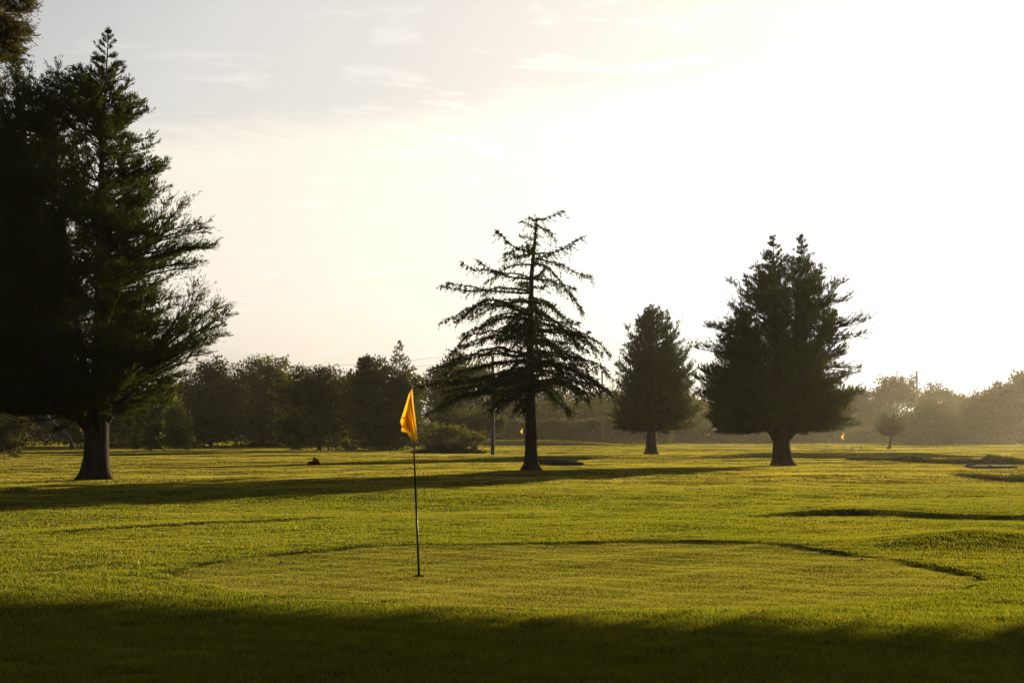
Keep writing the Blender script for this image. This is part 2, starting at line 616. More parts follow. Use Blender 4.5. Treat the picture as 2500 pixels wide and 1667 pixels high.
def conifer(label, bx, by, d, env, nbr, twig_n, leaf_n, leaf_len, mat, trunk_r, trunk_top=None, rise=(20, 45), leaders=None, pokes=(),
            group=None, limbs=(), name='cypress_tree', gap=0.0, depth_scale=1.0, twl=.25, flare=1.6, loc=None, fork=None, spray_up=.24):
    """env rows: (y, x_left, x_right) in photograph pixels; leaders: [(x_top, y_top, x_foot, y_foot)]"""
    s = d / FPX
    if loc is None:
        X, Y = (bx - 1250) * s, d
        loc = Vector((X, Y, H1(X, Y)))
    root = thing(name, label, 'tree', loc, group)
    env = np.array(sorted(env), float)
    zz = (by - env[:, 0]) * s
    rl = (bx - env[:, 1]) * s
    rr_ = (env[:, 2] - bx) * s
    o = np.argsort(zz)
    zz, rl, rr_ = zz[o], rl[o], rr_[o]
    ztop, zbot = zz[-1], zz[0]

    def PL(x, y, dy=0.0):
        return Vector(((x - bx) * s, dy, (by - y) * s))

    mb = MB()
    if leaders is None:
        xt = (env[0, 1] + env[0, 2]) / 2
        leaders = [(xt, env[0, 0], bx, by)]
    lead = []
    for li, (xt, yt, xf, yf) in enumerate(leaders):
        p0 = PL(xf, yf)
        p1 = PL(xt, yt, random.uniform(-.4, .4) if li else 0)
        n = 14
        pts, rad = [], []
        for i in range(n + 1):
            u = i / n
            p = p0.lerp(p1, u) + Vector((math.sin(u * 7 + li) * .04, math.cos(u * 5 + li) * .05, 0)) * (ztop / 10)
            if li:
                p.x -= (p1.x - p0.x) * .25 * math.sin(u * math.pi) * (1 if xt < xf else -1) * 0
            pts.append(p)
            r = trunk_r * (1 - u) ** 1.35 * (1 if li == 0 else .42) + .012
            rad.append(r)
        if li == 0:
            hz = 2.2 * trunk_r
            up_ = (p1 - p0).normalized()
            fk = [(-.12, 1.25), (.02, 1.0), (.12, .78), (.3, .54), (.55, .34), (.85, .2), (1.3, .1), (1.9, .03)]
            pts = [p0 + up_ * (k * hz) for k, _ in fk] + pts[2:]
            rad = [trunk_r * (1 + (flare - 1) * q) for _, q in fk] + rad[2:]
            fls = [.10 * q + .03 for _, q in fk] + [.03] * 40
        mb.tube(pts, rad, 26 if li == 0 else 8, wob=.025, flute=fls if li == 0 else 0)
        lead.append((p0, p1))
    for pl, r0, r1 in limbs:
        pts = [PL(x, y, dy) for x, y, dy in pl]
        q = []
        for i in range(len(pts) - 1):
            for k in range(4):
                q.append(pts[i].lerp(pts[i + 1], k / 4))
        q.append(pts[-1])
        for _ in range(2):
            q = [q[0]] + [(q[i - 1] + q[i] * 2 + q[i + 1]) / 4 for i in range(1, len(q) - 1)] + [q[-1]]
        mb.tube(q, list(np.linspace(r0, r1, len(q))), 8, wob=.04)

    lv = Leaves()
    L0 = [np.array(l[0]) for l in lead]
    L1 = [np.array(l[1]) for l in lead]

    def axis_at(z, li):
        a, b = L0[li], L1[li]
        u = np.clip((z - a[2]) / max(b[2] - a[2], 1e-6), 0, 1)
        return a + (b - a) * u

    wts = np.interp(np.linspace(zbot, ztop, 200), zz, rl + rr_) + .15
    cdf = np.cumsum(wts) / wts.sum()

    def spray_branch(A, B, C, R, u0=.25, dens=1.0):
        nb = 7
        us = np.linspace(0, 1, nb)
        pts = bez(A, B, C, us)
        r0 = max(.010, .016 * R)
        mb.tube([tuple(p) for p in pts], list(np.linspace(r0, .006, nb)), 4, cap=False)
        nt = max(4, int(twig_n * (.25 + R / 3.6) * dens))
        u = u0 + (1 - u0) * rng.uniform(size=nt) ** .8
        Q = bez(A, B, C, u)
        T = unit(2 * (1 - u).reshape(-1, 1) * (B - A) + 2 * u.reshape(-1, 1) * (C - B) + 1e-6)
        V = unit(np.cross(T, rng.normal(size=(nt, 3))))
        V[:, 2] = V[:, 2] * .6 + .12
        tl = np.clip(twl * R, .07, 1.15) * (1.15 - .6 * u) * rng.uniform(.35, 1.7, nt)
        TD = unit(T * .9 + V * .74 + np.array([0, 0, spray_up]))
        k = leaf_n
        v = rng.uniform(0, 1, (nt, k))
        Cc = (Q[:, None, :] + TD[:, None, :] * (tl[:, None] * v)[:, :, None]).reshape(-1, 3)
        Cc = Cc + rng.normal(size=Cc.shape) * .02
        DD = np.repeat(TD, k, 0) + rng.normal(size=(nt * k, 3)) * .30 + np.array([0, 0, .12])
        Ls = leaf_len * rng.uniform(.55, 1.4, nt * k) * (1.15 - .35 * v.reshape(-1)) * min(1.0, .40 + R * .55)
        lv.add(Cc, DD, Ls, Ls * rng.uniform(.13, .25, nt * k))

    for li in range(len(lead)):
        hl = L1[li][2] - L0[li][2]
        for i in range(46):
            u = 1 - rng.uniform(0, 1) ** 1.4 * .22
            A = axis_at(L0[li][2] + hl * u, li)
            ph = rng.uniform(0, math.tau)
            Lb = (.09 + (1 - u) * hl * .42) * rng.uniform(.5, 1.15)
            tip = A + np.array([math.cos(ph) * Lb, math.sin(ph) * Lb, Lb * rng.uniform(.2, .8)])
            spray_branch(A, (A + tip) / 2 - np.array([0, 0, .08 * Lb]), tip, Lb, u0=.05, dens=1.1 if Lb < .8 else .8)
    for i in range(nbr):
        zt = float(np.interp(rng.uniform(), cdf, np.linspace(zbot, ztop, 200)))
        ph = rng.uniform(0, math.tau)
        cr = math.cos(ph)
        RLz, RRz = float(np.interp(zt, zz, rl)), float(np.interp(zt, zz, rr_))
        half = max((RLz + RRz) / 2, .12)
        cxm = (RRz - RLz) / 2
        f = rng.uniform(.25, 1.0) ** .5
        f *= 1 + .09 * math.sin(ph * 3 + zt * 2.3) + .10 * math.sin(zt * 5.2 + ph * 2 + 1.3) + rng.normal() * .07
        f = min(f, 1.05)
        tip = np.array([cxm + half * f * cr, half * f * math.sin(ph) * depth_scale, zt])
        if zt < zbot + .16 * (ztop - zbot):
            tip[2] += rng.uniform(-.05, .035) * (ztop - zbot)
        li = 0
        if len(lead) > 1:
            li = int(np.argmin([abs(tip[0] - axis_at(zt, q)[0]) + (3 if zt > L1[q][2] else 0) for q in range(len(lead))]))
        ax = axis_at(zt, li)
        R = float(np.linalg.norm(tip[:2] - ax[:2]))
        ang = math.radians(rng.uniform(*rise)) * (0.55 + .45 * (zt - zbot) / max(ztop - zbot, .1))
        z0 = max(zt - R * math.tan(ang), zbot * .92 + .15, L0[li][2] + .1)
        A = axis_at(z0, li).copy()
        A[2] = z0
        B = (A + tip) / 2 + np.array([0, 0, -.10 * R]) + rng.normal(size=3) * .06 * R
        spray_branch(A, B, tip, R, u0=.2 if z0 > zbot + 1.3 else .48)
    for pk in pokes:
        (x0, y0), (x1, y1), (x2, y2), dy, den = pk
        A = np.array(PL(x0, y0, dy * .4))
        B = np.array(PL(x1, y1, dy * .8))
        C = np.array(PL(x2, y2, dy))
        spray_branch(A, B, C, float(np.linalg.norm(C - A)), u0=.15, dens=den)
    mb.build('trunk', M_BARK, root)
    lv.build('crown', mat, root)
    return root


# big cypress beside the lawn, two spires
EA = [(130, 238, 288), (170, 206, 314), (205, 90, 332), (240, -40, 345), (319, -80, 366), (383, -100, 388), (457, -120, 396),
      (520, -140, 405), (600, -165, 425), (700, -190, 418), (780, -200, 428), (850, -200, 455), (900, -185, 450), (950, -140, 425), (985, -60, 360), (1008, 60, 320)]
PK = []
for (a, b, c, n) in (((320, 640), (400, 570), (462, 488), 3), ((330, 650), (420, 610), (515, 592), 4), ((320, 690), (400, 650), (495, 640), 3),
                     ((320, 620), (400, 560), (505, 545), 3), ((350, 880), (440, 800), (492, 702), 4), ((360, 890), (460, 810), (555, 742), 5),
                     ((360, 900), (460, 830), (556, 795), 4), ((360, 920), (450, 870), (535, 840), 4), ((300, 480), (350, 430), (405, 395), 3),
                     ((300, 560), (360, 500), (400, 450), 3), ((250, 330), (310, 290), (348, 262), 2), ((360, 930), (430, 900), (475, 890), 3),
                     ((60, 330), (40, 230), (30, 155), 2), ((110, 330), (125, 230), (134, 163), 2), ((150, 320), (175, 250), (200, 195), 1), ((20, 320), (10, 240), (-20, 160), 2),
                     ((90, 340), (85, 260), (78, 185), 2), ((40, 340), (60, 250), (55, 170), 2), ((130, 340), (150, 280), (165, 222), 1)):
    for k in range(n):
        j = lambda: random.uniform(-14, 14)
        PK.append((a, (b[0] + j(), b[1] + j()), (c[0] + j() - (20 if k else 0), c[1] + j() + (12 if k else 0)), random.uniform(-1.2, 1.2) if k else 0.0, 1.0))
conifer('huge dark cypress with a thick flared trunk, its spire leaning over the lawn', 235, 1172, 50.3, EA, 1500, 34, 12, .15, M_CYP, .40,
        leaders=[(262, 80, 235, 1172), (120, 250, 215, 1000), (30, 300, 205, 1000)], pokes=PK, rise=(8, 30), spray_up=.16, limbs=[([(222, 1040, 0), (195, 1000, -.2), (150, 950, -.4)], .34, .16), ([(245, 1040, 0), (285, 985, .2), (340, 930, .3)], .22, .08)])
# taller tree beyond the frame's left edge, of which only hanging branches show
EB = [(-330, -262, -258), (-200, -330, -150), (-60, -420, -20), (20, -440, 60), (80, -450, 20), (130, -450, 45), (200, -460, 0), (300, -470, -40), (500, -480, -60),
      (800, -470, -60), (930, -440, -90), (990, -380, -140)]
PB = []
for (c, n) in (((82, 8), 3), ((60, 35), 2), ((50, 60), 2), ((66, 75), 3), ((48, 95), 2), ((56, 128), 3), ((30, 150), 2), ((60, -20), 2), ((25, 100), 2)):
    for k in range(n):
        PB.append(((-120, c[1] - 25), (-30, c[1] - 40 + random.uniform(-9, 9)), (c[0] - 14 * k, c[1] + random.uniform(-9, 9)), random.uniform(-.8, .8), 2.6))
conifer('tall dark conifer reaching in at the top corner with hanging boughs', -260, 1165, 54.0, EB, 800, 30, 13, .17, M_CYPBROWN, .5, pokes=PB, rise=(5, 20), spray_up=-.05)

# cypress in the middle distance
EM = [(748, 1576, 1604), (766, 1560, 1628), (800, 1545, 1648), (850, 1522, 1675), (900, 1506, 1694), (950, 1494, 1702), (1000, 1488, 1698), (1030, 1498, 1690), (1048, 1518, 1668)]
PM = [((1620, 930), (1660, 880), (1698, 845), 0, 1), ((1620, 950), (1665, 900), (1688, 838), .5, 1), ((1620, 900), (1640, 850), (1655, 790), .3, 1), ((1570, 880), (1540, 830), (1532, 800), .2, 1)]
conifer('mid-sized rounded cypress standing between the larch and the forked cypress', 1590, 1112, 114.5, EM, 820, 18, 10, .24, M_CYP, .38, pokes=PM, rise=(25, 55), group='cypresses on the fairway', flare=1.55)

# forked cypress
ER = [(625, 1880, 1970), (650, 1852, 2000), (700, 1806, 2032), (760, 1768, 2052), (800, 1745, 2062), (850, 1728, 2062), (900, 1712, 2066), (940, 1708, 2078),
      (980, 1712, 2082), (1010, 1724, 2078), (1030, 1742, 2062), (1041, 1768, 2034)]
PR = []
for (a, b, c, n) in (((1960, 800), (2040, 810), (2108, 778), 3), ((1960, 820), (2040, 820), (2100, 820), 3), ((1860, 760), (1810, 710), (1786, 690), 2), ((1960, 960), (2050, 960), (2104, 965), 2),
                     ((1980, 780), (2030, 720), (2054, 690), 3), ((1960, 900), (2040, 890), (2088, 905), 3),
                     ((1820, 850), (1760, 790), (1728, 795), 2), ((1820, 900), (1740, 850), (1712, 850), 2), ((1960, 760), (2030, 740), (2062, 735), 2)):
    for k in range(n):
        j = lambda: random.uniform(-9, 9)
        PR.append((a, (b[0] + j(), b[1] + j()), (c[0] + j(), c[1] + j()), random.uniform(-1, 1), .6))
conifer('broad cypress with twin tops and a forked trunk, alone on the fairway', 1910, 1137, 74.7, ER, 1100, 26, 11, .19, M_CYP, .40,
        leaders=[(1887, 580, 1910, 1137), (1962, 575, 1925, 1060), (2040, 760, 1925, 1062), (1800, 760, 1895, 1062)], pokes=PR, rise=(15, 50), group='cypresses on the fairway',
        limbs=[([(1902, 1078, 0), (1885, 1052, -.1), (1862, 1034, -.2), (1828, 1024, -.3)], .30, .12), ([(1918, 1075, 0), (1945, 1045, .1), (1985, 1022, .2)], .22, .09), ([(1922, 1072, 0), (1932, 1045, -.2), (1945, 1000, -.3)], .2, .1)])


# the sparse larch in the middle
def build_larch():
    bx, by, d = 1295, 1153, 61.2
    s = d / FPX
    X, Y = GX(bx, by)
    root = thing('larch_tree', 'sparse open conifer with drooping tiers of branches, behind the big yellow flag', 'tree', (X, d, H1(X, d)))
    mb = MB()
    lv = Leaves()

    def Z(zx, zy, dy=0.0):        # points read off an enlargement of the tree
        x = 1000 + zx * .4337
        y = 500 + zy * .4337
        return np.array([(x - bx) * s, dy, (by - y) * s])
    tr = [(685, 1520, .56), (684, 1500, .43), (684, 1470, .30), (685, 1400, .245), (684, 1300, .235), (682, 1150, .215), (680, 1000, .19), (680, 850, .165), (680, 700, .14), (684, 550, .115), (688, 400, .09),
          (698, 290, .07), (706, 200, .05), (712, 130, .035), (716, 85, .015)]
    mb.tube([tuple(Z(a, b)) for a, b, c in tr], [c for a, b, c in tr], 18, wob=.05, flute=[.14, .12, .09, .06] + [.045] * 20)
    # stubs on the trunk
    for k in range(38):
        zy = random.uniform(1120, 1480)
        sg = random.choice((-1, 1, 0.3, -.4))
        p = Z(684, zy)
        q = p + np.array([sg * random.uniform(.24, .36), random.uniform(-.25, .2), random.uniform(-.03, .06)])
        mb.tube([tuple(p), tuple(q)], [.035, .008], 4)

    def bough(pts, dens=1.0, droop=1.0, r0=None):
        pts = np.array(pts)
        # resample
        seg = np.linalg.norm(np.diff(pts, axis=0), axis=1)
        cum = np.concatenate([[0], np.cumsum(seg)])
        Ltot = cum[-1]
        n = max(8, int(Ltot / .18))
        t = np.linspace(0, Ltot, n)
        q = np.stack([np.interp(t, cum, pts[:, i]) for i in range(3)], 1)
        q[2:-1, 2] += rng.normal(size=n - 3) * .07
        q[2:-1, :2] += rng.normal(size=(n - 3, 2)) * .06
        for _ in range(2):
            q[1:-1] = (q[:-2] + 2 * q[1:-1] + q[2:]) / 4
        if r0 is None:
            r0 = .016 + .009 * Ltot
        mb.tube([tuple(p) for p in q], list(np.linspace(r0, .008, n)), 5, cap=False)
        # side twigs in the plane of the bough, hanging shoots below it
        T = unit(np.gradient(q, axis=0))
        nt = int(Ltot * 18 * dens)
        u = rng.uniform(.12, 1, nt) ** .85
        keep = rng.uniform(size=nt) < .72 + .45 * np.sin(u * Ltot * 2.3 + rng.uniform(0, 6))
        u = u[keep]
        nt = len(u)
        idx = np.clip((u * (n - 1)).astype(int), 0, n - 1)
        Q = q[idx]
        Tq = T[idx]
        S = unit(np.cross(Tq, np.array([0, 0, 1.0]) + 0 * Tq)) * rng.choice([-1, 1], (nt, 1))
        TD = unit(Tq * rng.uniform(.3, 1.0, (nt, 1)) + S * rng.uniform(.0, 1.0, (nt, 1)) + np.array([0, 0, 1.0]) * rng.uniform(-1.15 * droop, .16, (nt, 1)))
        tl = rng.uniform(.16, .75, nt) * (1.15 - .55 * u) * np.where(TD[:, 2] > 0, .8, 1)
        k = 11
        v = np.linspace(.04, 1, k)[None, :] + rng.uniform(-.04, .04, (nt, k))
        # twigs bend down along their length
        Cc = Q[:, None, :] + TD[:, None, :] * (tl[:, None] * v)[:, :, None] + np.array([0, 0, -1.0]) * (.10 * droop * (v ** 2) * tl[:, None])[:, :, None]
        Cc = Cc.reshape(-1, 3)
        DD = np.repeat(TD, k, 0) + rng.normal(size=(nt * k, 3)) * .55 + np.array([0, 0, -.05])
        Ls = .085 * rng.uniform(.6, 1.5, nt * k)
        lv.add(Cc, DD, Ls, Ls * rng.uniform(.3, .5, nt * k))
        # needles on the bough itself
        m = int(Ltot * 85 * dens)
        u = rng.uniform(.05, 1, m)
        idx = np.clip((u * (n - 1)).astype(int), 0, n - 1)
        DD = T[idx] * .6 + rng.normal(size=(m, 3)) * .6
        Ls = .12 * rng.uniform(.6, 1.4, m)
        lv.add(q[idx] + rng.normal(size=(m, 3)) * .03, DD, Ls, Ls * .36)

    R = [[(715, 100), (790, 80), (880, 60)], [(715, 130), (790, 170), (830, 235)], [(702, 292), (800, 285), (900, 250), (990, 195)], [(695, 320), (780, 325), (880, 370), (960, 400), (1040, 415)],
         [(697, 330), (770, 370), (850, 440), (920, 520), (985, 625)], [(690, 430), (780, 440), (870, 480), (950, 490)], [(690, 540), (780, 570), (860, 630), (900, 660), (970, 680)],
         [(688, 600), (780, 640), (880, 700), (960, 745), (1020, 720)], [(685, 725), (800, 730), (940, 740), (1060, 790), (1130, 880)], [(683, 850), (820, 855), (960, 870), (1080, 920), (1140, 990)],
         [(682, 950), (800, 945), (900, 960), (1030, 1000), (1130, 1060)], [(682, 1050), (760, 1030), (880, 1010), (980, 1050), (1010, 1140)], [(684, 660), (800, 680), (920, 760), (1010, 850)],
         [(684, 780), (800, 800), (900, 850), (1010, 960)], [(684, 900), (830, 915), (960, 960), (1090, 1040), (1150, 1110)]]
    L = [[(712, 150), (660, 120), (630, 115)], [(706, 210), (650, 190), (610, 190)], [(698, 295), (610, 260), (540, 200), (480, 145)], [(698, 290), (610, 300), (530, 330)],
         [(690, 440), (600, 415), (480, 395), (380, 370), (275, 320)], [(688, 510), (560, 495), (400, 490), (260, 480), (160, 455)], [(685, 640), (560, 590), (450, 560), (350, 590), (250, 650), (160, 690)],
         [(683, 665), (560, 640), (480, 655), (380, 710), (290, 750)], [(681, 745), (560, 760), (420, 760), (300, 790), (220, 850)], [(680, 860), (560, 860), (440, 840), (330, 870), (200, 920), (70, 970)],
         [(680, 955), (500, 960), (350, 1000), (200, 1010), (40, 1040)], [(680, 1060), (520, 1080), (330, 1090), (200, 1120), (90, 1200)], [(682, 1110), (560, 1110), (440, 1120)],
         [(682, 1080), (640, 1120), (600, 1160), (575, 1185)], [(682, 1090), (655, 1150), (640, 1190)], [(688, 350), (600, 350), (500, 400), (430, 440)], [(684, 560), (540, 560), (420, 610), (330, 640)],
         [(682, 900), (540, 905), (420, 900), (300, 940), (130, 1010)], [(682, 1000), (480, 1020), (330, 1040), (180, 1060)], [(700, 255), (640, 250), (560, 290), (520, 300)], [(715, 110), (690, 90), (668, 85)]]
    for br in R + L:
        span = abs(br[-1][0] - br[0][0])
        low = br[0][1] > 620
        reps = 1 if br[0][1] < 420 else (2 if not low else 3)
        for rep in range(reps):
            e = 0 if rep == 0 else random.uniform(-1, 1)
            bend = random.uniform(-.35, .35) * (1 + rep)
            pts = []
            for i, (a, b) in enumerate(br):
                u = i / (len(br) - 1)
                sc = 1 if rep == 0 else random.uniform(.78, .96)
                pts.append(Z(br[0][0] + (a - br[0][0]) * sc, b + (0 if rep == 0 else e * 22 * u - 10 * rep), bend * span * s * .4337 * u * .8 + e * .25 * u))
            bough(pts, 1.0 if rep == 0 else .85)
    # boughs towards and away from the camera
    for k in range(70):
        zy = random.uniform(560, 1090) if k > 8 else random.uniform(250, 560)
        Lb = .9 + (zy - 200) / 1000 * 3.6 * random.uniform(.75, 1.05)
        ph = random.choice((1, -1)) * math.pi / 2 + random.uniform(-.85, .85)
        p = Z(685, zy)
        dirv = np.array([math.cos(ph), math.sin(ph), 0])
        dz = random.uniform(-.32, -.02) if zy > 500 else random.uniform(0, .3)
        pts = [p, p + dirv * Lb * .35 + np.array([0, 0, .05 * Lb]), p + dirv * Lb * .7 + np.array([0, 0, dz * .5 * Lb]), p + dirv * Lb + np.array([0, 0, dz * Lb])]
        bough(pts, .9)
    # leader
    bough([Z(706, 260), Z(712, 130), Z(712, 80)], 1.6)
    mb.tube([tuple(Z(690, 1068)), tuple(Z(740, 1055)), tuple(Z(803, 1068))], [.07, .06, .05], 6)
    mb.build('trunk', M_BARK, root)
    lv.build('crown', M_CEDAR, root)


build_larch()


# ------------------------------------------------------------------ broadleaf trees, bushes and hedges
def broad(name, label, cat, bx, by, d, blobs, nleaf, leaf, mat, trunk=None, group=None, clump=.30, fuzz=1.0, dz=.9, core=.35, sparse=False):
    """blobs: (cx, cy, rx, ry[, depth shift m]) in photograph pixels; trunk: list of (polyline px, r0, r1)"""
    s = d / FPX
    X = (bx - 1250) * s
    root = thing(name, label, cat, (X, d, H1(X, d)), group)
    zb = EYE - (by - YH) * s
    lv = Leaves()
    area = sum(b[2] * b[3] for b in blobs)
    for b in blobs:
        cx, cy, rx, ry = b[:4]
        oy = b[4] if len(b) > 4 else 0.0
        c = np.array([(cx - bx) * s, oy, (by - cy) * s])
        rad = np.array([rx * s, (rx + ry) * .5 * s * dz, ry * s])
        n = int(nleaf * rx * ry / area)
        nc = max(14, int(46 * (rx * ry / area) * len(blobs) ** .7))
        # clumps spread over the skin and through the volume
        u = unit(rng.normal(size=(nc, 3)))
        rr = rng.uniform(.45, 1.0, (nc, 1)) ** .5
        cc = u * rr * .86
        which = rng.integers(0, nc, n)
        q = cc[which] + rng.normal(size=(n, 3)) * clump * .42 * rng.uniform(.6, 1.25, (nc, 1))[which]
        if not sparse:
            m = int(n * core)
            q[:m] = unit(rng.normal(size=(m, 3))) * rng.uniform(0, .8, (m, 1))
        ql = np.linalg.norm(q, axis=1, keepdims=True)
        q = q * np.minimum(1, 1.12 / np.maximum(ql, 1e-6))
        pos = c + q * rad
        k = pos[:, 2] > .02
        pos = pos[k]
        nrm = unit(q[k] + rng.normal(size=pos.shape) * .8)
        ls = leaf * rng.uniform(.55, 1.5, len(pos)) * fuzz
        dirs = nrm + np.array([0, 0, .35])
        lv.add(pos, dirs, ls, ls * rng.uniform(.45, .75, len(pos)))
    if trunk:
        mb = MB()
        for pl, r0, r1 in trunk:
            pts = [((p[0] - bx) * s, p[2] if len(p) > 2 else 0.0, (by - p[1]) * s) for p in pl]
            mb.tube(pts, list(np.linspace(r0, r1, len(pts))), 7, wob=.06)
        mb.build('trunk', M_BARK, root)
    lv.build('crown' if trunk else 'foliage', mat, root)
    return root


# the wood behind the big cypress (dark, unlit)
G1 = 'trees of the dark wood along the course'
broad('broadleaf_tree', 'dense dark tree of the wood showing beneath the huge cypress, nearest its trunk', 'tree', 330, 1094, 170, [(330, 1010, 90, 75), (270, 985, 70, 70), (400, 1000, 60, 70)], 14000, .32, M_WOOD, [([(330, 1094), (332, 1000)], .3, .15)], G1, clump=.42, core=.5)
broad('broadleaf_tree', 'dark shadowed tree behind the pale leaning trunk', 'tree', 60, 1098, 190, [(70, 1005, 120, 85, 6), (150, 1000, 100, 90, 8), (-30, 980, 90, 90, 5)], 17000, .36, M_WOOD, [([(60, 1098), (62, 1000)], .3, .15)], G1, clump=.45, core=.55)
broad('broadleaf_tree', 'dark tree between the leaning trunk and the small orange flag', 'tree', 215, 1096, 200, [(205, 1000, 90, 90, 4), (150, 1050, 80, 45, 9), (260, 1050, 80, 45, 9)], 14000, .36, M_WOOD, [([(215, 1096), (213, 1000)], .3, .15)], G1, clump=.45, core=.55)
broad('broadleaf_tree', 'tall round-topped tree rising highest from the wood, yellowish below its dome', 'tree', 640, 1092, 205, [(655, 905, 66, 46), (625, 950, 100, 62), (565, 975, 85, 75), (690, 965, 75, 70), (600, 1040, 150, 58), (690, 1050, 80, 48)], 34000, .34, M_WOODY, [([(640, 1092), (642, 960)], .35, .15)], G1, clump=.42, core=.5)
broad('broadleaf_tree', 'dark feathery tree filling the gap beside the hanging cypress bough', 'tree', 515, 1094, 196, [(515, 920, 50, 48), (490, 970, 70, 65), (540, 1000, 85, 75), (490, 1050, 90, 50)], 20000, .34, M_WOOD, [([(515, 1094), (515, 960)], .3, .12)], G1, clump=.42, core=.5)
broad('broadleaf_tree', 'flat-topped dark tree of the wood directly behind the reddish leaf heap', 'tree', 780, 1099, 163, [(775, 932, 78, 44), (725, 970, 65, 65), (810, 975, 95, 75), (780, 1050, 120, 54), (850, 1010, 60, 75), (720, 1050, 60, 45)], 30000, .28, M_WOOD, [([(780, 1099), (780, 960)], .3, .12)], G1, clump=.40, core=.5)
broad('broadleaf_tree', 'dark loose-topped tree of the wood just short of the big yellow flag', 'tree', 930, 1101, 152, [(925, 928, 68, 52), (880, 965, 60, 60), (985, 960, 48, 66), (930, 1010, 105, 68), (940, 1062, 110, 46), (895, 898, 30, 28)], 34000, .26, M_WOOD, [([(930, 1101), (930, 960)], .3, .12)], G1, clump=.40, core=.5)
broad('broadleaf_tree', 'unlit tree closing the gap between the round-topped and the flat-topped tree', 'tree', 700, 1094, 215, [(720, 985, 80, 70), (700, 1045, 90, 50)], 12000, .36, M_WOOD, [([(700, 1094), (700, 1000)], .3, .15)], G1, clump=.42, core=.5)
s_ = 190 / FPX
conifer('small pointed fir poking up out of the dark wood', 975, 1098, 190, [(838, 973, 977), (850, 966, 984), (868, 952, 998), (885, 942, 1004), (905, 935, 1020), (940, 930, 1030), (1000, 935, 1030)], 70, 9, 8, .38, M_WOOD, .22, rise=(0, 22), name='fir_tree', group=G1)
broad('broadleaf_tree', 'round faint tree seen through the lower boughs of the larch', 'tree', 1120, 1090, 225, [(1115, 925, 75, 55), (1080, 960, 60, 60), (1160, 950, 55, 55), (1110, 1010, 110, 60)], 15000, .4, M_WOOD, [([(1120, 1090), (1120, 960)], .3, .12)], G1)
broad('broadleaf_tree', 'flat umbrella-shaped thorn tree with a forked bare stem beside the wooden pole', 'tree', 1155, 1084, 178, [(1120, 1020, 75, 34), (1185, 1015, 55, 30), (1090, 1035, 50, 26), (1215, 1030, 30, 22)], 9000, .26, M_WOOD,
      [([(1160, 1085), (1163, 1068), (1168, 1055), (1150, 1040)], .16, .07), ([(1163, 1070), (1176, 1052), (1200, 1038)], .12, .05), ([(1159, 1080), (1132, 1062), (1120, 1048)], .09, .04)], G1, sparse=False)

# shrubs along the wood
G2 = 'shrubs at the edge of the wood'
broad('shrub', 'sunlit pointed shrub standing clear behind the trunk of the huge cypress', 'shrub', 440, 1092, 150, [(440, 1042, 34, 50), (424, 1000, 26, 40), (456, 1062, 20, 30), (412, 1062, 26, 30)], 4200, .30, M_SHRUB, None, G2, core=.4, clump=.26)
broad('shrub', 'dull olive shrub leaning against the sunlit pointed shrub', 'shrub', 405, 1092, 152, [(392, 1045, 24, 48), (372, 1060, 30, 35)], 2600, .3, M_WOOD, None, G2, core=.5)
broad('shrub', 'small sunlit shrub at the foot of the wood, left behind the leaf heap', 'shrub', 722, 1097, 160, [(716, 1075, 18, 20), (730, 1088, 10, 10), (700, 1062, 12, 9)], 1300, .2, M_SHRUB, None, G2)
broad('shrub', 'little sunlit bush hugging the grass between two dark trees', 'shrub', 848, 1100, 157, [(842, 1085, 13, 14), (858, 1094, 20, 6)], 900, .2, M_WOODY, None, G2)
broad('shrub', 'low reddish bramble patch in the shade of the wood', 'shrub', 670, 1092, 205, [(640, 1086, 40, 8), (690, 1085, 22, 8)], 1500, .25, M_DEADTWIG, None, G2)
broad('bush', 'glossy-leaved bush beside the course edge, its glints painted as pale leaves', 'bush', 15, 1117, 103.0, [(5, 1050, 50, 52), (45, 1040, 38, 28), (30, 1092, 36, 28), (-30, 1065, 50, 55), (75, 1040, 14, 14)], 6500, .19, M_GLINTLEAF, None, None, core=.4)


def brush_pile():
    bx, by, d = 1095, 1105, depth(1105)
    s = d / FPX
    o = base(bx, by)
    root = thing('brush_pile', 'long heap of dead brown branches at the edge of the wood', 'brush pile', o)
    mb = MB()
    for k in range(150):
        x = random.gauss(0, 36)
        x = max(-75, min(82, x))
        h = 26 * (1 - (x / 90) ** 2) * random.uniform(.1, 1)
        a = random.uniform(-.9, .9) + (math.pi if random.random() < .5 else 0)
        el = random.uniform(-.1, .8)
        Lb = random.uniform(.5, 1.6)
        p = Vector((x * s, random.uniform(-.9, 1.2), h * s * .7))
        q = p + Vector((math.cos(a) * math.cos(el), .3 * math.sin(a), math.sin(el))) * Lb
        q.z = min(q.z, 1.75)
        m = (p + q) / 2 + Vector((random.uniform(-.1, .1), 0, random.uniform(0, .15)))
        mb.tube([p, m, q], [.03, .02, .008], 4)
    mb.build('branches', M_BARK, root)
    lv = Leaves()
    n = 9000
    x = np.clip(rng.normal(size=n) * 40, -84, 86)
    h = 26 * (1 - (x / 95) ** 2) * (.72 + .38 * vnoise(x * .05, x * 0, 51) + .2 * vnoise(x * .22, x * 0, 52)).clip(.2, 1.4) * rng.uniform(0, 1, n) ** .8
    C = np.stack([x * s, rng.uniform(-1, 1.4, n), h * s], 1)
    lv.add(C, rng.normal(size=(n, 3)) + np.array([0, 0, .3]), .28 * rng.uniform(.5, 1.4, n), .07 * rng.uniform(.5, 1.4, n))
    lv.build('twigs', M_DEADTWIG, root)


brush_pile()

broad('bush', 'olive scrub standing up behind the heap of dead branches', 'bush', 1075, 1100, 162, [(1050, 1062, 50, 30), (1100, 1065, 55, 26), (1020, 1070, 30, 28), (1150, 1075, 40, 18)], 7000, .24, M_WOODY, None, None, clump=.4)

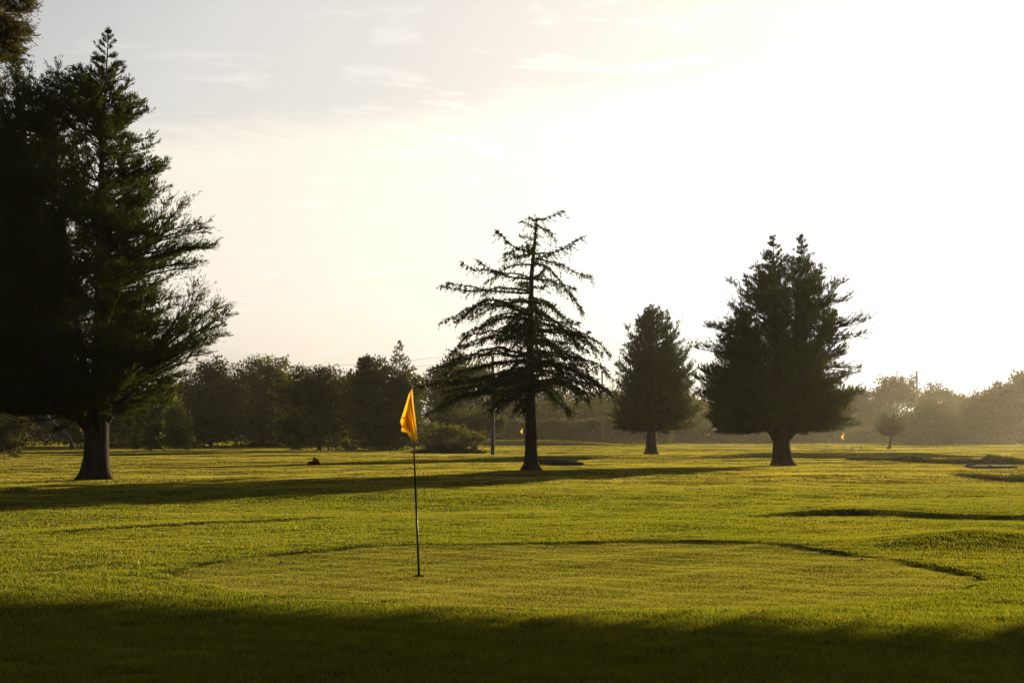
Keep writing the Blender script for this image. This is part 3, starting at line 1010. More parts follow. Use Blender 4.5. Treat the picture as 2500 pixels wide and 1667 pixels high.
# far hedges and woods, fading in the haze
G3 = 'far trees fading in the haze'


def hedge(name, label, x0, x1, ytop, ybot, d, n, leaf, mat, group=None, thick=3.0, wob=.12):
    s = d / FPX
    X0, X1 = (x0 - 1250) * s, (x1 - 1250) * s
    xm = (X0 + X1) / 2
    zt = EYE - (ytop - YH) * s
    root = thing(name, label, 'hedge', (xm, d, H1(xm, d)), group)
    x = rng.uniform(X0 - xm, X1 - xm, n)
    top = zt * (1 + wob * (.6 * vnoise(x * .35, x * 0, 11) + .4 * vnoise(x * 1.3, x * 0 + 3, 12)))
    th = rng.uniform(-1, 1, n)
    up = rng.uniform(0, 1, n) ** .7
    z = top * up
    yy = th * thick * .5 * (1 - .5 * up ** 3)
    lv = Leaves()
    C = np.stack([x, yy, z], 1) + rng.normal(size=(n, 3)) * .12
    C[:, 2] = np.maximum(C[:, 2], .02)
    D = rng.normal(size=(n, 3)) + np.array([0, -.4, .5])
    ls = leaf * rng.uniform(.6, 1.4, n)
    lv.add(C, D, ls, ls * .6)
    lv.build('foliage', mat, root)
    return root


hedge('hedge', 'trimmed hazy hedge on the far side of the fairway, behind the larch trunk', 1090, 1640, 1030, 1084, 262, 26000, .42, M_WOODY)
hedge('thicket', 'dark tangled thicket closing the gaps low down in the wood behind the leaf heap', 400, 1030, 955, 1092, 226, 34000, .40, M_WOOD, None, 4, .25)
hedge('thicket', 'dark thicket low under the trees behind the leaning pale trunk', -150, 420, 1000, 1094, 222, 20000, .4, M_WOOD, None, 4, .25)
hedge('hedge', 'hazy belt of scrub low behind the long pale hedge', 1600, 2300, 1022, 1081, 345, 22000, .5, M_WOOD, None, 5, .3)
hedge('hedge', 'taller second hedge rising in the haze behind the trimmed one', 1060, 1720, 985, 1080, 300, 26000, .5, M_WOODY, None, 5)
hedge('hedge', 'long low pale hedge running behind the forked cypress to the small bare tree', 1620, 2210, 1046, 1081, 305, 26000, .42, M_WOODY)
hedge('hedge', 'dim low hedge at the foot of the sloping hazy wood', 2180, 2620, 1058, 1082, 280, 16000, .42, M_WOOD)
for (lab, bx, by, d, bl, n) in (
        ('hazy dome-topped tree standing highest beside the distant cross-armed pole', 2150, 1082, 350, [(2180, 950, 42, 44), (2150, 985, 50, 50), (2215, 960, 26, 44), (2170, 1030, 80, 50)], 12000),
        ('hazy rounded tree peeping out right behind the forked cypress', 2080, 1082, 340, [(2090, 985, 50, 42), (2060, 1000, 50, 50), (2090, 1040, 60, 45)], 9000),
        ('hazy loose tree beside the distant pole, with sky showing through its top', 2290, 1082, 360, [(2290, 965, 34, 28), (2255, 985, 40, 40), (2315, 985, 24, 30), (2290, 1030, 70, 50)], 9000),
        ('hazy low tree between the dome-topped tree and the sloping wood', 2350, 1082, 370, [(2345, 985, 30, 22), (2350, 1020, 50, 50)], 6000),
        ('dark smooth rounded bush looming in the haze behind the small bare tree', 2270, 1082, 270, [(2262, 1030, 52, 50), (2300, 1040, 40, 45), (2230, 1050, 40, 35)], 9000),
        ('hazy tree where the sloping wood begins', 2390, 1082, 300, [(2375, 1000, 35, 35), (2400, 985, 45, 35), (2390, 1040, 60, 45)], 8000),
        ('hazy tree in the middle of the sloping wood', 2440, 1082, 290, [(2445, 962, 48, 36), (2462, 1000, 60, 50), (2440, 1045, 60, 40)], 8000),
        ('tallest hazy tree of the sloping wood at the picture edge', 2510, 1082, 280, [(2518, 932, 52, 40), (2488, 978, 62, 55), (2520, 1040, 70, 45)], 9000),
        ('hazy bank of trees behind the middle cypress', 1560, 1082, 330, [(1500, 1000, 80, 50), (1580, 1000, 80, 50), (1650, 1005, 70, 48), (1440, 990, 60, 50)], 12000),
        ('hazy bank of trees behind the fork of the twin-topped cypress', 1830, 1082, 335, [(1740, 1005, 70, 50), (1830, 1000, 80, 50), (1920, 995, 70, 55), (2000, 1000, 60, 50)], 13000),
        ('hazy tree behind the second hedge beside the larch', 1330, 1082, 320, [(1280, 965, 60, 50), (1350, 970, 60, 45), (1240, 960, 50, 60), (1320, 1020, 110, 55)], 12000)):
    broad('broadleaf_tree', lab, 'tree', bx, by, d, bl, int(n * 1.5), .5, M_WOOD, [([(bx, by), (bx, by - 60)], .3, .2)], G3, clump=.42, core=.5)
# trees beyond the frame keep the woods going to either side
for (lab, bx, d, hgt) in (('hazy tree beyond the sloping wood, outside the picture', 2640, 300, 130), ('dark tree of the wood past the pale glossy bush', -110, 180, 190)):
    broad('broadleaf_tree', lab, 'tree', bx, 1083, d, [(bx, 1083 - hgt * .55, 80, hgt * .45), (bx + 30, 1083 - hgt * .7, 60, hgt * .4)], 7000, .5, M_WOOD, [([(bx, 1083), (bx, 1020)], .3, .2)], G3)


# small wind-bent tree on the far fairway
def twiggy():
    bx, by = 2171, 1096
    d = depth(by)
    s = d / FPX
    root = thing('small_tree', 'small lone thin-crowned tree on the far fairway', 'tree', base(bx, by))
    mb = MB()
    lv = Leaves()

    def PL(x, y, dy=0):
        return np.array([(x - bx) * s, dy, (by - y) * s])
    mb.tube([tuple(PL(*p)) for p in ((2169, 1098), (2172, 1088), (2175, 1070), (2176, 1058))], [.30, .2, .15, .12], 8)
    tips = []
    for k in range(46):
        a = random.uniform(-1.25, 1.25)
        L = random.uniform(.5, 1.12) * (42 + 22 * math.cos(a * 1.2))
        x = 2176 + math.sin(a) * L * .92
        y = 1060 - math.cos(a) * L * .82
        y = min(y, 1056)
        dy = random.uniform(-1.3, 1.3)
        A, C = PL(2176, 1064), PL(x, y, dy)
        B = (A + C) / 2 + rng.normal(size=3) * .15
        pts = bez(A, B, C, np.linspace(0, 1, 6))
        mb.tube([tuple(p) for p in pts], list(np.linspace(.05, .012, 6)), 4, cap=False)
        n = 150
        u = rng.uniform(.35, 1, n)
        q = bez(A, B, C, u) + rng.normal(size=(n, 3)) * .14
        ls = .2 * rng.uniform(.6, 1.4, n)
        lv.add(q, rng.normal(size=(n, 3)) + np.array([0, 0, .4]), ls, ls * .5)
    mb.build('trunk', M_BARK, root)
    lv.build('crown', M_CYP, root)


twiggy()


# pale trunk leaning under the wood
def leaning():
    root = thing('leaning_tree', 'pale bare leaning trunk with two stubs, in the shade of the wood', 'tree', base(150, 1091))
    d = base(150, 1091).y - 12
    d = 168.0
    s = d / FPX
    root.location = Vector(((152 - 1250) * s, d, 0))
    zb = EYE - (1070 - YH) * s

    def PL(x, y, dy=0):
        return ((x - 152) * s, dy, EYE - (y - YH) * s)
    mb = MB()
    mb.tube([PL(172, 1072), PL(150, 1056), PL(128, 1038), (PL(108, 1018)), PL(92, 1004)], [.25, .42, .5, .5, .45], 9, wob=.08)
    mb.tube([PL(130, 1040), PL(131, 1024), PL(139, 1010)], [.16, .13, .12], 6)
    mb.tube([PL(150, 1056), PL(143, 1068, -.3), PL(146, 1080, -.4)], [.28, .2, .1], 6)
    mb.tube([PL(116, 1025), PL(112, 1010), PL(111, 995)], [.14, .12, .1], 6)
    mb.tube([PL(168, 1069), PL(174, 1082), PL(178, 1100)], [.24, .27, .4], 8, wob=.08)
    mb.build('trunk', M_PALEBARK, root)


leaning()

# the tall tree outside the picture whose crown shades the near grass
OFFQ = None


def shade_tree():
    t, q = 60.0, 1.0
    e = Vector((math.sin(SUN_AZ), math.cos(SUN_AZ), 0))
    pq = Vector((math.cos(SUN_AZ), -math.sin(SUN_AZ), 0))
    c = e * t + pq * q
    root = thing('tall_tree', 'tall high-crowned tree standing beside the course, its crown shading the near grass', 'tree', (c.x, c.y, 0))
    mb = MB()
    mb.tube([(0, 0, -.2), (0, 0, .4), (.1, 0, 5), (.2, .1, 10), (.1, .1, 16)], [.9, .65, .55, .45, .15], 10)
    lv = Leaves()
    tan = math.tan(SUN_EL)
    # crown: underside cut to the shadow's rim, height added to block sky, one gap
    n = 170000
    qq = rng.uniform(-11.8, 17.0, n) - q           # across the sun direction
    tt = rng.uniform(-2.5, 4, n)                  # along it
    rim = []                                    # where the shadow's rim lies on the lawn
    for px_, py_ in ((-300, 1446), (0, 1462), (600, 1490), (1000, 1502), (1500, 1527), (2000, 1549), (2500, 1562)):
        gx, gy = GX(px_, py_)
        rim.append((gx * math.cos(SUN_AZ) - gy * math.sin(SUN_AZ), gx * math.sin(SUN_AZ) + gy * math.cos(SUN_AZ)))
    rim = np.array(sorted(rim))
    edge = np.interp(qq + q, rim[:, 0], rim[:, 1]) - 0.75 - .45 * smooth(-8.5, -11, qq + q)
    zlow = (t + tt - edge) * tan + .07 * vnoise(qq * 1.2, tt, 21)
    gapm = smooth(-3.7, -2.5, qq + q)
    dome = 19 * np.sqrt(np.clip(1 - ((qq + q - 3) / 16.5) ** 2, .05, 1))
    # the bough over the far side is thin, so that the sun passes over it on to the flag
    dome = np.minimum(dome, np.interp(qq + q, [-12, -8.9, -8.1, -6.5, -5], [.45, .5, 1.6, 6, 30]))
    z = zlow + np.where(rng.uniform(size=n) < .4, np.minimum(rng.uniform(0, .9, n), dome), dome * rng.uniform(0, 1, n) ** 1.2)
    ingap = (z - zlow > .30) & (z - zlow < 1.7) & (rng.uniform(size=n) < gapm)
    z = np.where(ingap, z + 1.6, z)
    qq = qq + np.where(qq + q < -11.2, np.abs(rng.normal(size=n)) * .3, 0)
    C = np.outer(tt, np.array(e)) + np.outer(qq, np.array(pq))
    C[:, 2] = z
    ls = .5 * rng.uniform(.6, 1.4, n) * np.where(z - zlow < .6, .5, 1)
    lv.add(C, rng.normal(size=(n, 3)) + np.array([0, 0, .2]), ls, ls * .6)
    for k in range(16):
        i = random.randrange(n)
        mb.tube([(0.1, 0, 7.5 + random.uniform(0, 4)), tuple(C[i] * .5 + np.array([0, 0, 5.0])), tuple(C[i])], [.2, .12, .04], 5)
    mb.build('trunk', M_BARK, root)
    lv.build('crown', M_WOOD, root)


shade_tree()

# ------------------------------------------------------------------ flags
M_POLE = rough_mat('dark_painted_pole', (.012, .010, .009), (.03, .022, .018), 30, (1, 1, 1), .2, .35, .5)
M_KNOB = rough_mat('black_plastic', (.01, .01, .01), (.02, .02, .02), 30, (1, 1, 1), .1, .4, .5)
M_CUP = rough_mat('hole_painted_shade', (.006, .006, .005), (.014, .012, .009), 30, (1, 1, 1), .3, .9, .1)
M_INK = rough_mat('black_print', (.012, .008, .005), (.02, .012, .008), 30, (1, 1, 1), .0, .7, .1)
M_WHITE = rough_mat('lit_hem_white', (.72, .70, .64), (.85, .83, .78), 20, (1, 1, 1), .0, .7, .2)


def cloth_mat(name, c, tcol):
    m, t, out = new_mat(name)
    co = t.n('ShaderNodeTexCoord')
    no = t.n('ShaderNodeTexNoise', {'Vector': co.outputs['Object'], 'Scale': 9.0, 'Detail': 3.0})
    f = t.ramp(no.outputs['Fac'], [(.3, (.82, .82, .82)), (.7, (1, 1, 1))])
    d = t.n('ShaderNodeBsdfDiffuse', {'Color': t.mix(1.0, c, f, 'MULTIPLY')})
    tr = t.n('ShaderNodeBsdfTranslucent', {'Color': t.mix(1.0, tcol, f, 'MULTIPLY')})
    mx = t.n('ShaderNodeMixShader', {0: .68, 1: d.outputs[0], 2: tr.outputs[0]})
    t.link(mx.outputs[0], out.inputs['Surface'])
    return m


M_FLAG = cloth_mat('yellow_flag_cloth', (.74, .40, .012), (.86, .47, .010))


def main_flag():
    D0 = depth(1402)
    hx, hy = GX(1023, 1402)
    z0 = H1(hx, hy)
    dz = z0                       # the green lies a little lower than the lawn
    org = Vector((hx, hy, z0))
    root = thing('flag_stick', 'tall yellow flag drooping on a thin dark pole in the hole of the green', 'flag', org)

    def L(x, y, off=0.0):
        p = P(x, y, D0 + off)
        p.z += dz
        return p - org
    mb = MB()
    mb.tube([L(1023, 1404), L(1018.8, 1300), L(1014.6, 1195)], [.0125, .0125, .012], 12)
    mb.build('lower_pole', M_POLE, root)
    mb = MB()
    mb.tube([L(1014.6, 1196), L(1011, 1100), L(1008.3, 1010), L(1006, 940)], [.0095, .0085, .0075, .0065], 12)
    mb.build('upper_pole', M_POLE, root)
    mb = MB()
    mb.tube([L(1014.7, 1198), L(1014.6, 1195.5), L(1014.5, 1193)], [.014, .019, .014], 12)
    mb.build('ferrule', M_KNOB, root)
    mb = MB()
    mb.tube([L(1006, 941), L(1006, 939.5), L(1005.9, 938), L(1005.8, 936.5), L(1005.8, 935.6)], [.005, .014, .013, .006, .003], 12)
    mb.build('knob', M_KNOB, root)
    # droplets of dew on the lower pole
    V, F = [], []

    def xr(y):
        return np.interp(y, [945, 974, 1017.5, 1050, 1062], [1006.2, 1008.8, 1014, 1018, 1019.5])

    def front_off(x, y):
        k = (xr(y) - x)
        return -.022 - .0016 * k + .018 * math.sin(k * .42 + y * .02) * min(1, (y - 944) / 40) * min(1, k / 6)

    def panel(left, right, offf, nv=18, nu=9):
        i0 = len(V)
        la = np.array(left, float)
        ra = np.array(right, float)
        tl = np.linspace(0, 1, len(la))
        tr = np.linspace(0, 1, len(ra))
        for i in range(nv + 1):
            v = i / nv
            a = np.array([np.interp(v, tl, la[:, k]) for k in (0, 1)])
            b = np.array([np.interp(v, tr, ra[:, k]) for k in (0, 1)])
            for j in range(nu + 1):
                u = j / nu
                x, y = a + (b - a) * u
                V.append(L(x, y, offf(x, y, u, v)))
        for i in range(nv):
            for j in range(nu):
                q = i0 + i * (nu + 1) + j
                F.append((q, q + 1, q + nu + 2, q + nu + 1))
    panel([(1004.5, 946), (1003, 955), (998, 972), (990, 1007), (982, 1037)], [(1006.2, 945), (1008.8, 974), (1012, 1000), (1016, 1034), (1019.3, 1060)], lambda x, y, u, v: front_off(x, y), 26, 12)
    # the other half of the cloth hangs close behind
    panel([(1004.5, 947), (1003, 956), (998.5, 973), (991, 1007), (984, 1036)], [(1006, 947), (1008.3, 975), (1011.5, 1000), (1015.4, 1034), (1018.3, 1058)], lambda x, y, u, v: front_off(x, y) + .035 + .012 * math.sin(u * 9 + v * 3), 20, 12)
    # the folds behind and below the front fold
    panel([(1003.5, 948), (998, 958), (993, 975), (985, 1000), (980.3, 1015)], [(1005, 948), (1003, 958), (1001, 972), (996, 1000), (990, 1018)], lambda x, y, u, v: .006 + .03 * (1 - u) * v)
    panel([(980.3, 1014), (977.3, 1023), (978.4, 1029), (982, 1037.5)], [(992, 1010), (990, 1020), (988, 1030), (983.5, 1039)], lambda x, y, u, v: -.012 + .05 * (1 - v) * (1 - u) - .03 * v)
    panel([(981.5, 1038), (979.3, 1044), (980.3, 1049)], [(986, 1040), (990, 1046), (994, 1051.5)], lambda x, y, u, v: .012 - .02 * u)
    panel([(986, 1039), (992, 1048), (999, 1061), (1008.5, 1074)], [(1012, 1048), (1017, 1058), (1019.6, 1064), (1012.5, 1075.2)], lambda x, y, u, v: -.004 - .015 * math.sin(v * 3) + .02 * u * (1 - u))
    me = bpy.data.meshes.new('flag_cloth')
    me.from_pydata([tuple(v) for v in V], [], F)
    for p in me.polygons:
        p.use_smooth = True
    me.materials.append(M_FLAG)
    cl = bpy.data.objects.new('flag_cloth', me)
    COL.objects.link(cl)
    cl.parent = root
    # hem strip, the lit edge of the cloth put into its white colour
    mb = MB()
    ys = np.linspace(968, 1062, 16)
    mb.tube([L(xr(y) - .2, y, front_off(xr(y), y) - .006) for y in ys], [.0028] * 16, 5)
    mb.build('hem', M_WHITE, cl)
    # printing, seen from behind and so mirrored
    cu_ = bpy.data.curves.new('lettering', 'FONT')
    cu_.body = 'rton Golf Range'
    cu_.size = 1.0
    cu_.resolution_u = 3
    tmp = bpy.data.objects.new('lettering_source', cu_)
    COL.objects.link(tmp)
    bpy.context.view_layer.update()
    dg = bpy.context.evaluated_depsgraph_get()
    tm = bpy.data.meshes.new_from_object(tmp.evaluated_get(dg))
    bpy.data.objects.remove(tmp)
    xs = [v.co.x for v in tm.vertices]
    wdt = max(xs)
    for v in tm.vertices:
        u = v.co.x / wdt
        h = v.co.y
        x = 1004.6 + (993.6 - 1004.6) * u - (0 if u > .3 else .0)
        y = 966 + (1038 - 966) * u
        sc = 4.2 + 2.6 * u
        x = x - h * sc
        y = y - h * .7
        v.co = L(x, y, front_off(x, y) - .004)
    tm.materials.clear()
    tm.materials.append(M_INK)
    tm.name = 'lettering'
    to = bpy.data.objects.new('lettering', tm)
    COL.objects.link(to)
    to.parent = cl
    # cup: shallow disc, the hole's inner shade put into its dark colour
    root2 = thing('hole_cup', 'round golf hole on the green at the foot of the pole, its inner shade painted dark', 'golf hole', org + Vector((0, 0, 0)))
    mb = MB()
    n = 24
    ring = [(math.cos(math.tau * k / n), math.sin(math.tau * k / n)) for k in range(n)]
    for r, z in ((.060, .006), (.054, .012), (.050, .004)):
        for cx_, sx_ in ring:
            mb.v.append(Vector((cx_ * r, sx_ * r, z)))
    for a in range(2):
        for k in range(n):
            k2 = (k + 1) % n
            mb.f.append((a * n + k, a * n + k2, (a + 1) * n + k2, (a + 1) * n + k))
    mb.f.append(tuple(range(2 * n, 3 * n)))
    mb.build('cup_disc', M_CUP, root2, smooth_shade=False)


main_flag()


def small_flag(label, xf, yf, hpx, xb, yb, d, grp, wpx=9):
    """a drooping flag whose cloth top is at (xf, yf), the stick's foot at (xb, yb)"""
    s = d / FPX
    X = (xb - 1250) * s
    z = H1(X, d)
    root = thing('flag_stick', label, 'flag', (X, d, z), grp)
    zt = EYE - (yf - YH) * s - z + .12
    tx = (xf - xb) * s + wpx * s * .3
    mb = MB()
    mb.tube([(0, 0, -.05), (tx * .5, 0, zt * .5), (tx, 0, zt)], [.014, .013, .011], 6)
    mb.build('pole', M_POLE, root)
    V, F = [], []
    n = 10
    h = hpx * s
    w = wpx * s
    prof = [0.05, .25, .5, .7, .85, .95, 1.0, .9, .7, .45, .12]
    for i in range(n + 1):
        v = i / n
        for j in range(5):
            u = j / 4
            x = tx - prof[i] * w * u + .02 * math.sin(v * 6)
            V.append((x, .05 * math.sin(u * 6 + v * 3), zt - .1 - v * h - .25 * u * h * (1 - v) * .4))
    for i in range(n):
        for j in range(4):
            q = i * 5 + j
            F.append((q, q + 1, q + 6, q + 5))
    me = bpy.data.meshes.new('flag_cloth')
    me.from_pydata(V, [], F)
    for p in me.polygons:
        p.use_smooth = True
    me.materials.append(M_FLAG)
    o = bpy.data.objects.new('flag_cloth', me)
    COL.objects.link(o)
    o.parent = root


GF = 'small flags of the distant greens'
small_flag('small orange flag in front of the dark wood, beside the trunk of the huge cypress', 199, 1038, 18, 205, 1084, 158, GF, 7)
small_flag('small yellow flag between the wooden pole and the larch trunk', 1274, 1046, 12, 1275, 1082, 248, GF, 5)
small_flag('tiny pale flag between the middle cypress and the forked cypress', 1731, 1055, 9, 1732, 1083, 300, GF, 5)
small_flag('yellow flag on a thin stick near two birds, on the far fairway', 2058, 1057, 16, 2062, 1102, 145, GF, 6)


# ------------------------------------------------------------------ poles and wires
M_POLEWOOD = rough_mat('grey_pole_wood', (.06, .052, .04), (.13, .11, .085), 4.0, (3, 3, .2), .5, .9, .2)
M_WIRE = rough_mat('dull_wire', (.05, .05, .05), (.08, .08, .08), 4.0, (1, 1, 1), 0, .6, .3)
M_TIMBER = rough_mat('dark_tarred_timber', (.018, .015, .012), (.05, .042, .034), 6.0, (.4, 3, 3), .7, .75, .3)
M_PLATE = rough_mat('grey_metal_plate', (.2, .2, .2), (.3, .3, .3), 4.0, (1, 1, 1), .1, .5, .5)


def pole(label, bx, by, d, ytop, r, arm=0.0, plate=False):
    s = d / FPX
    X = (bx - 1250) * s
    z = H1(X, d)
    root = thing('utility_pole', label, 'pole', (X, d, z), 'wooden poles of the overhead line')
    h = EYE - (ytop - YH) * s - z
    mb = MB()
    mb.tube([(0, 0, -.3), (0, 0, 0), (0, 0, h * .5), (0, 0, h)], [r * 1.05, r, r * .9, r * .75], 12, wob=.015)
    mb.build('post', M_POLEWOOD, root)
    if arm:
        mb = MB()
        mb.box((0, -.22, h - .25), (arm, .1, .12))
        mb.build('crossarm', M_POLEWOOD, root, False)
        for k in (-1, 0, 1):
            mb = MB()
            xk = k * (arm / 2 - .1)
            mb.tube([(xk, -.22, h - .19), (xk, -.22, h - .12), (xk, -.22, h - .02)], [.03, .06, .03], 8)
            mb.build('insulator', M_PLATE, root)
    if plate:
        mb = MB()
        mb.box((-r * .95, -r * .55, 1.9), (.09, .16, .55))
        mb.build('cable_guard', M_PLATE, root, False)
    return root, h


p1, h1 = pole('stout grey wooden pole standing under the larch boughs', 1203, 1112, depth(1112), 868, .165, 0, True)
p2, h2 = pole('thin hazy pole rising past the middle cypress from the far fairway', 1470, 1083, 232, 905, .17, 0)
p3, h3 = pole('distant cross-armed pole sticking up out of the hazy trees', 2238, 1080, 352, 906, .28, 3.1)


def wires():
    A = Vector(p1.location) + Vector((0, -.22, h1 - .02))
    B = Vector(p2.location) + Vector((0, -.22, h2 - .02))
    # the line goes on towards a pole hidden in the wood
    Cn = Vector((P(560, 905, 175)))
    specs = [('thin overhead wire running from the wooden pole down behind the round-topped tree, upper of two', A + Vector((-.12, 0, .35)), Cn + Vector((0, 0, .45)), .5),
             ('thin overhead wire running from the wooden pole down behind the round-topped tree, lower of two', A + Vector((.12, 0, -.2)), Cn + Vector((0, 0, -.35)), .5),
             ('faint overhead wire passing behind the middle cypress and the forked cypress', A + Vector((.12, 0, .1)), P(2700, 792, 260), .3)]
    for lab, a, b, sag in specs:
        mb = MB()
        pts = []
        for i in range(25):
            u = i / 24
            p = a.lerp(b, u)
            p.z -= sag * 4 * u * (1 - u)
            pts.append(p)
        mb.tube(pts, [.012] * 25, 5, cap=False)
        o = mb.build('overhead_wire', M_WIRE)
        tag(o, lab, 'wire', 'wires of the overhead line')


wires()

# ------------------------------------------------------------------ small things on the grass
def sleepers():
    b0 = base(1370, 1134)
    s = b0.y / FPX
    specs = [('dark timber sleeper lying behind the foot of the larch, lower of two', (1370, 0), 2.45, .17, 0, .08), ('dark timber sleeper resting on the back edge, upper and shorter of two', (1362, .34), 2.15, .15, .12, .07)]
    for lab, (px, dy), ln, th, zz, _ in specs:
        X = (px - 1250) * s
        mb = MB()
        mb.box((0, 0, th / 2), (ln, .24, th), 0, .008)
        o = mb.build('timber_sleeper', M_TIMBER, None, False, .012)
        o.location = (X, b0.y + dy, b0.z + zz - .02)
        o.rotation_euler.z = -.04 if zz == 0 else .05
        if zz:
            o.rotation_euler.y = .03
        tag(o, lab, 'sleeper', 'timber sleepers behind the larch')


sleepers()


def tee_box():
    b0 = base(2431, 1146)
    s = b0.y / FPX
    root = thing('tee_platform', 'low dark timber-edged platform with a pale flat top near the weedy ditch', 'platform', b0)
    mb = MB()
    mb.box((0, .45, .10), (1.75, 1.0, .06))
    mb.build('mat', M_PLATE, root, False, .008)
    for (c, sz) in (((0, -.1, .06), (1.95, .1, .16)), ((0, 1.0, .06), (1.95, .1, .16)), ((-.93, .45, .06), (.09, 1.0, .15)), ((.93, .45, .06), (.09, 1.0, .15))):
        mb = MB()
        mb.box(c, sz)
        mb.build('edge_board', M_TIMBER, root, False, .008)
    mb = MB()
    for k in (-.32, -.2):
        mb.tube([(k, .02, .13), (k, .02, .17), (k, .02, .20)], [.05, .05, .02], 8)
    o = mb.build('tee_marker', M_KNOB)
    o.location = b0
    tag(o, 'small dark twin peg resting on the pale-topped platform', 'marker')
    b1 = base(2372, 1140)
    bm = bmesh.new()
    bmesh.ops.create_icosphere(bm, subdivisions=4, radius=1)
    for v in bm.verts:
        c = v.co
        k = 1 + .16 * math.sin(c.x * 4 + 1) * math.cos(c.y * 3) + .08 * math.sin(c.z * 7 + c.x * 5)
        v.co = Vector((c.x * .33 * k, c.y * .25 * k, max(-.1, c.z * .2 * k) + (.06 if c.x < 0 else -.03)))
    me = bpy.data.meshes.new('boulder')
    bm.to_mesh(me)
    bm.free()
    for p in me.polygons:
        p.use_smooth = True
    me.materials.append(M_TIMBER)
    o = bpy.data.objects.new('boulder', me)
    COL.objects.link(o)
    o.location = b1
    tag(o, 'dark rounded lump beside the pale-topped platform', 'boulder')


tee_box()


def leaf_heap():
    b0 = base(767, 1137)
    root = thing('leaf_heap', 'small reddish-brown heap of cut stuff alone on the lawn', 'heap', b0)
    lv = Leaves()
    n = 2600
    u = unit(rng.normal(size=(n, 3)))
    r = rng.uniform(.3, 1, (n, 1)) ** .4
    C = u * r * np.array([.31, .28, .26])
    C[:, 2] = np.abs(C[:, 2]) * (1 + .3 * np.sin(C[:, 0] * 14))
    ls = .085 * rng.uniform(.6, 1.5, n)
    lv.add(C, u + rng.normal(size=(n, 3)) * .5, ls, ls * .55)
    n = 120
    C = rng.normal(size=(n, 3)) * .05 + np.array([.03, 0, .35])
    ls = .08 * rng.uniform(.6, 1.4, n)
    lv.add(C, rng.normal(size=(n, 3)), ls, ls * .5)
    lv.build('leaves', M_RED, root)
    mb = MB()
    for k in range(14):
        a = random.uniform(0, math.tau)
        mb.tube([(0, 0, .1), (math.cos(a) * .3, math.sin(a) * .25, random.uniform(.05, .3))], [.02, .008], 4)
    mb.build('sticks', M_BARK, root)


leaf_heap()


M_CROW = rough_mat('black_feathers', (.010, .010, .011), (.025, .025, .028), 20, (1, 1, 1), .2, .6, .3)


def bird(label, bx, by, face, erect):
    b0 = base(bx, by)
    root = thing('bird', label, 'bird', b0, 'black birds on the far fairway')
    root.rotation_euler.z = face
    me = bpy.data.meshes.new('body')
    bm = bmesh.new()
    # tail, rump, chest, neck, head, beak along one spine
    if erect:
        sp = [(-.17, .07, .012), (-.10, .12, .035), (-.03, .20, .075), (.03, .28, .078), (.06, .36, .05), (.08, .41, .045), (.12, .425, .03), (.18, .41, .008)]
    else:
        sp = [(-.26, .12, .012), (-.16, .14, .035), (-.05, .17, .078), (.06, .20, .082), (.13, .26, .052), (.17, .30, .048), (.22, .30, .03), (.28, .285, .008)]
    vs = [bm.verts.new((x, 0, z)) for x, z, r in sp]
    for a, b in zip(vs, vs[1:]):
        bm.edges.new((a, b))
    for sy in (-1, 1):
        l0 = bm.verts.new((sp[2][0] + .04, sy * .03, .10))
        l1 = bm.verts.new((sp[2][0] + .05, sy * .035, .0))
        l2 = bm.verts.new((sp[2][0] + .11, sy * .04, .0))
        bm.edges.new((vs[2], l0))
        bm.edges.new((l0, l1))
        bm.edges.new((l1, l2))
    bm.to_mesh(me)
    bm.free()
    rads = [r for _, _, r in sp] + [.012, .007, .005] * 2
    o = bpy.data.objects.new('body', me)
    COL.objects.link(o)
    o.parent = root
    md = o.modifiers.new('skin', 'SKIN')
    for v, r in zip(me.skin_vertices[0].data, rads):
        v.radius = (r, r)
    me.skin_vertices[0].data[2].use_root = True
    o.modifiers.new('smooth', 'SUBSURF').levels = 1
    me.materials.append(M_CROW)


bird('black bird standing level with its tail low, nearer the thin flag stick', 2081, 1098, math.radians(10), False)
bird('black bird sitting upright, farther from the thin flag stick', 2103, 1097, math.radians(200), True)


def weeds(name, label, pts, n, hfun, mat, leaf, spread, flowers=0):
    P0 = np.array([GX(*p) for p in pts])
    u = rng.uniform(0, len(P0) - 1, n)
    X = np.interp(u, range(len(P0)), P0[:, 0]) + rng.normal(size=n) * .15
    Y = np.interp(u, range(len(P0)), P0[:, 1]) + rng.uniform(-1, 1, n) * spread
    hh = hfun(u / (len(P0) - 1)) * (1 + .55 * vnoise(X * .9, Y * .1, 31) + .3 * vnoise(X * 2.6, Y * .2, 32)).clip(.15, 2)
    Zg = H(X, Y)
    C = np.stack([X, Y, Zg + hh * rng.uniform(0, 1, n)], 1)
    lv = Leaves()
    ls = leaf * rng.uniform(.5, 1.5, n)
    lv.add(C, rng.normal(size=(n, 3)) * .7 + np.array([0, 0, .7]), ls, ls * .45)
    o = lv.build(name, mat, None)
    tag(o, label, 'weeds', kind='stuff')


weeds('weeds', 'dark ragged weeds along the ditch on the far fairway', [(2075, 1122), (2180, 1125), (2300, 1130), (2400, 1132), (2530, 1136)], 16000, lambda u: .10 + .26 * u, M_WEED, .13, .8)
weeds('weeds', 'scrubby dry weeds on the lawn in front of the timber-edged platform', [(2350, 1166), (2430, 1172), (2540, 1174)], 5000, lambda u: .05 + .12 * u, M_WEED, .07, .9)


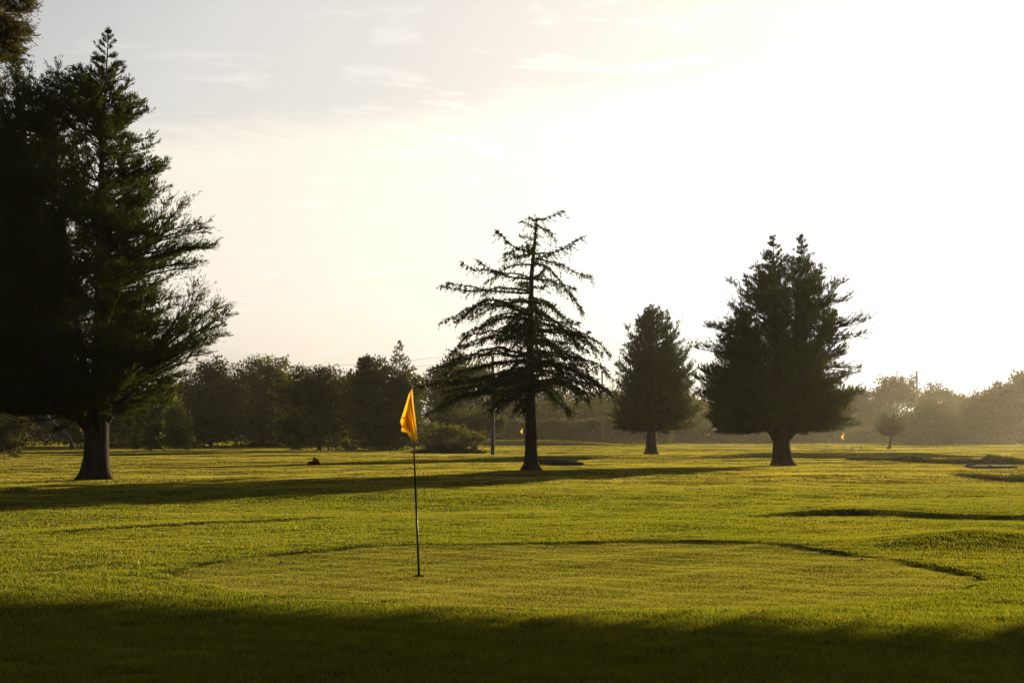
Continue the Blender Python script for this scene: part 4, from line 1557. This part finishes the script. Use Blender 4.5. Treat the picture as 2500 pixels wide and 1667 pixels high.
def flowers():
    for k, (x, y) in enumerate(((2443, 1162), (2451, 1161), (2458, 1163))):
        b = base(x, 1174)
        b.z = EYE - (y - YH) / FPX * b.y - .02
        lv = Leaves()
        n = 14
        lv.add(rng.normal(size=(n, 3)) * .003, rng.normal(size=(n, 3)) + np.array([0, -.5, .3]), .03 * np.ones(n), .018 * np.ones(n))
        o = lv.build('flower', M_PETAL, None)
        o.location = b
        tag(o, 'tiny white flower standing in the scrubby weeds near the platform', 'flower', 'white flowers in the weeds')


flowers()

M_CLOD = rough_mat('dark_earth', (.02, .015, .010), (.05, .038, .024), 60, (1, 1, 1), .6)


def clods():
    for k, (x, y, r) in enumerate(((937, 1467, .035), (2104, 1363, .030), (1583, 1228, .05), (2330, 1437, .022), (1746, 1336, .022), (2312, 1440, .02), (1065, 1164, .09), (686, 1373, .03), (1985, 1423, .02), (806, 1377, .022), (1300, 1251, .04))):
        bm = bmesh.new()
        bmesh.ops.create_icosphere(bm, subdivisions=2, radius=r * .62)
        for v in bm.verts:
            v.co.z = max(v.co.z * .75, -r * .2)
            v.co *= 1 + .28 * math.sin(v.co.x * 130 + k) * math.cos(v.co.y * 110 + k * 2)
            v.co.x *= 1.5
        me = bpy.data.meshes.new('soil_clod')
        bm.to_mesh(me)
        bm.free()
        me.materials.append(M_CLOD)
        o = bpy.data.objects.new('soil_clod', me)
        COL.objects.link(o)
        b = base(x, y)
        o.location = b + Vector((0, 0, .008))
        o.rotation_euler.z = k * 1.1
        tag(o, 'small dark clod of earth lying on the mown grass', 'clod', 'dark clods scattered over the mown grass')


clods()

# ------------------------------------------------------------------ haze
def haze():
    m, t, out = new_mat('haze_air')
    v = t.n('ShaderNodeVolumePrincipled', {'Color': (.95, .86, .66, 1), 'Density': 0.00012, 'Anisotropy': 0.76})
    t.link(v.outputs[0], out.inputs['Volume'])
    mb = MB()
    x0, x1, y0, y1, z0, z1 = -420, 420, -60, 620, -2.2, 30
    mb.box(((x0 + x1) / 2, (y0 + y1) / 2, (z0 + z1) / 2), (x1 - x0, y1 - y0, z1 - z0))
    o = mb.build('haze', m, None, False)
    tag(o, 'thin warm evening haze hanging over the whole course', 'haze', kind='stuff')


haze()
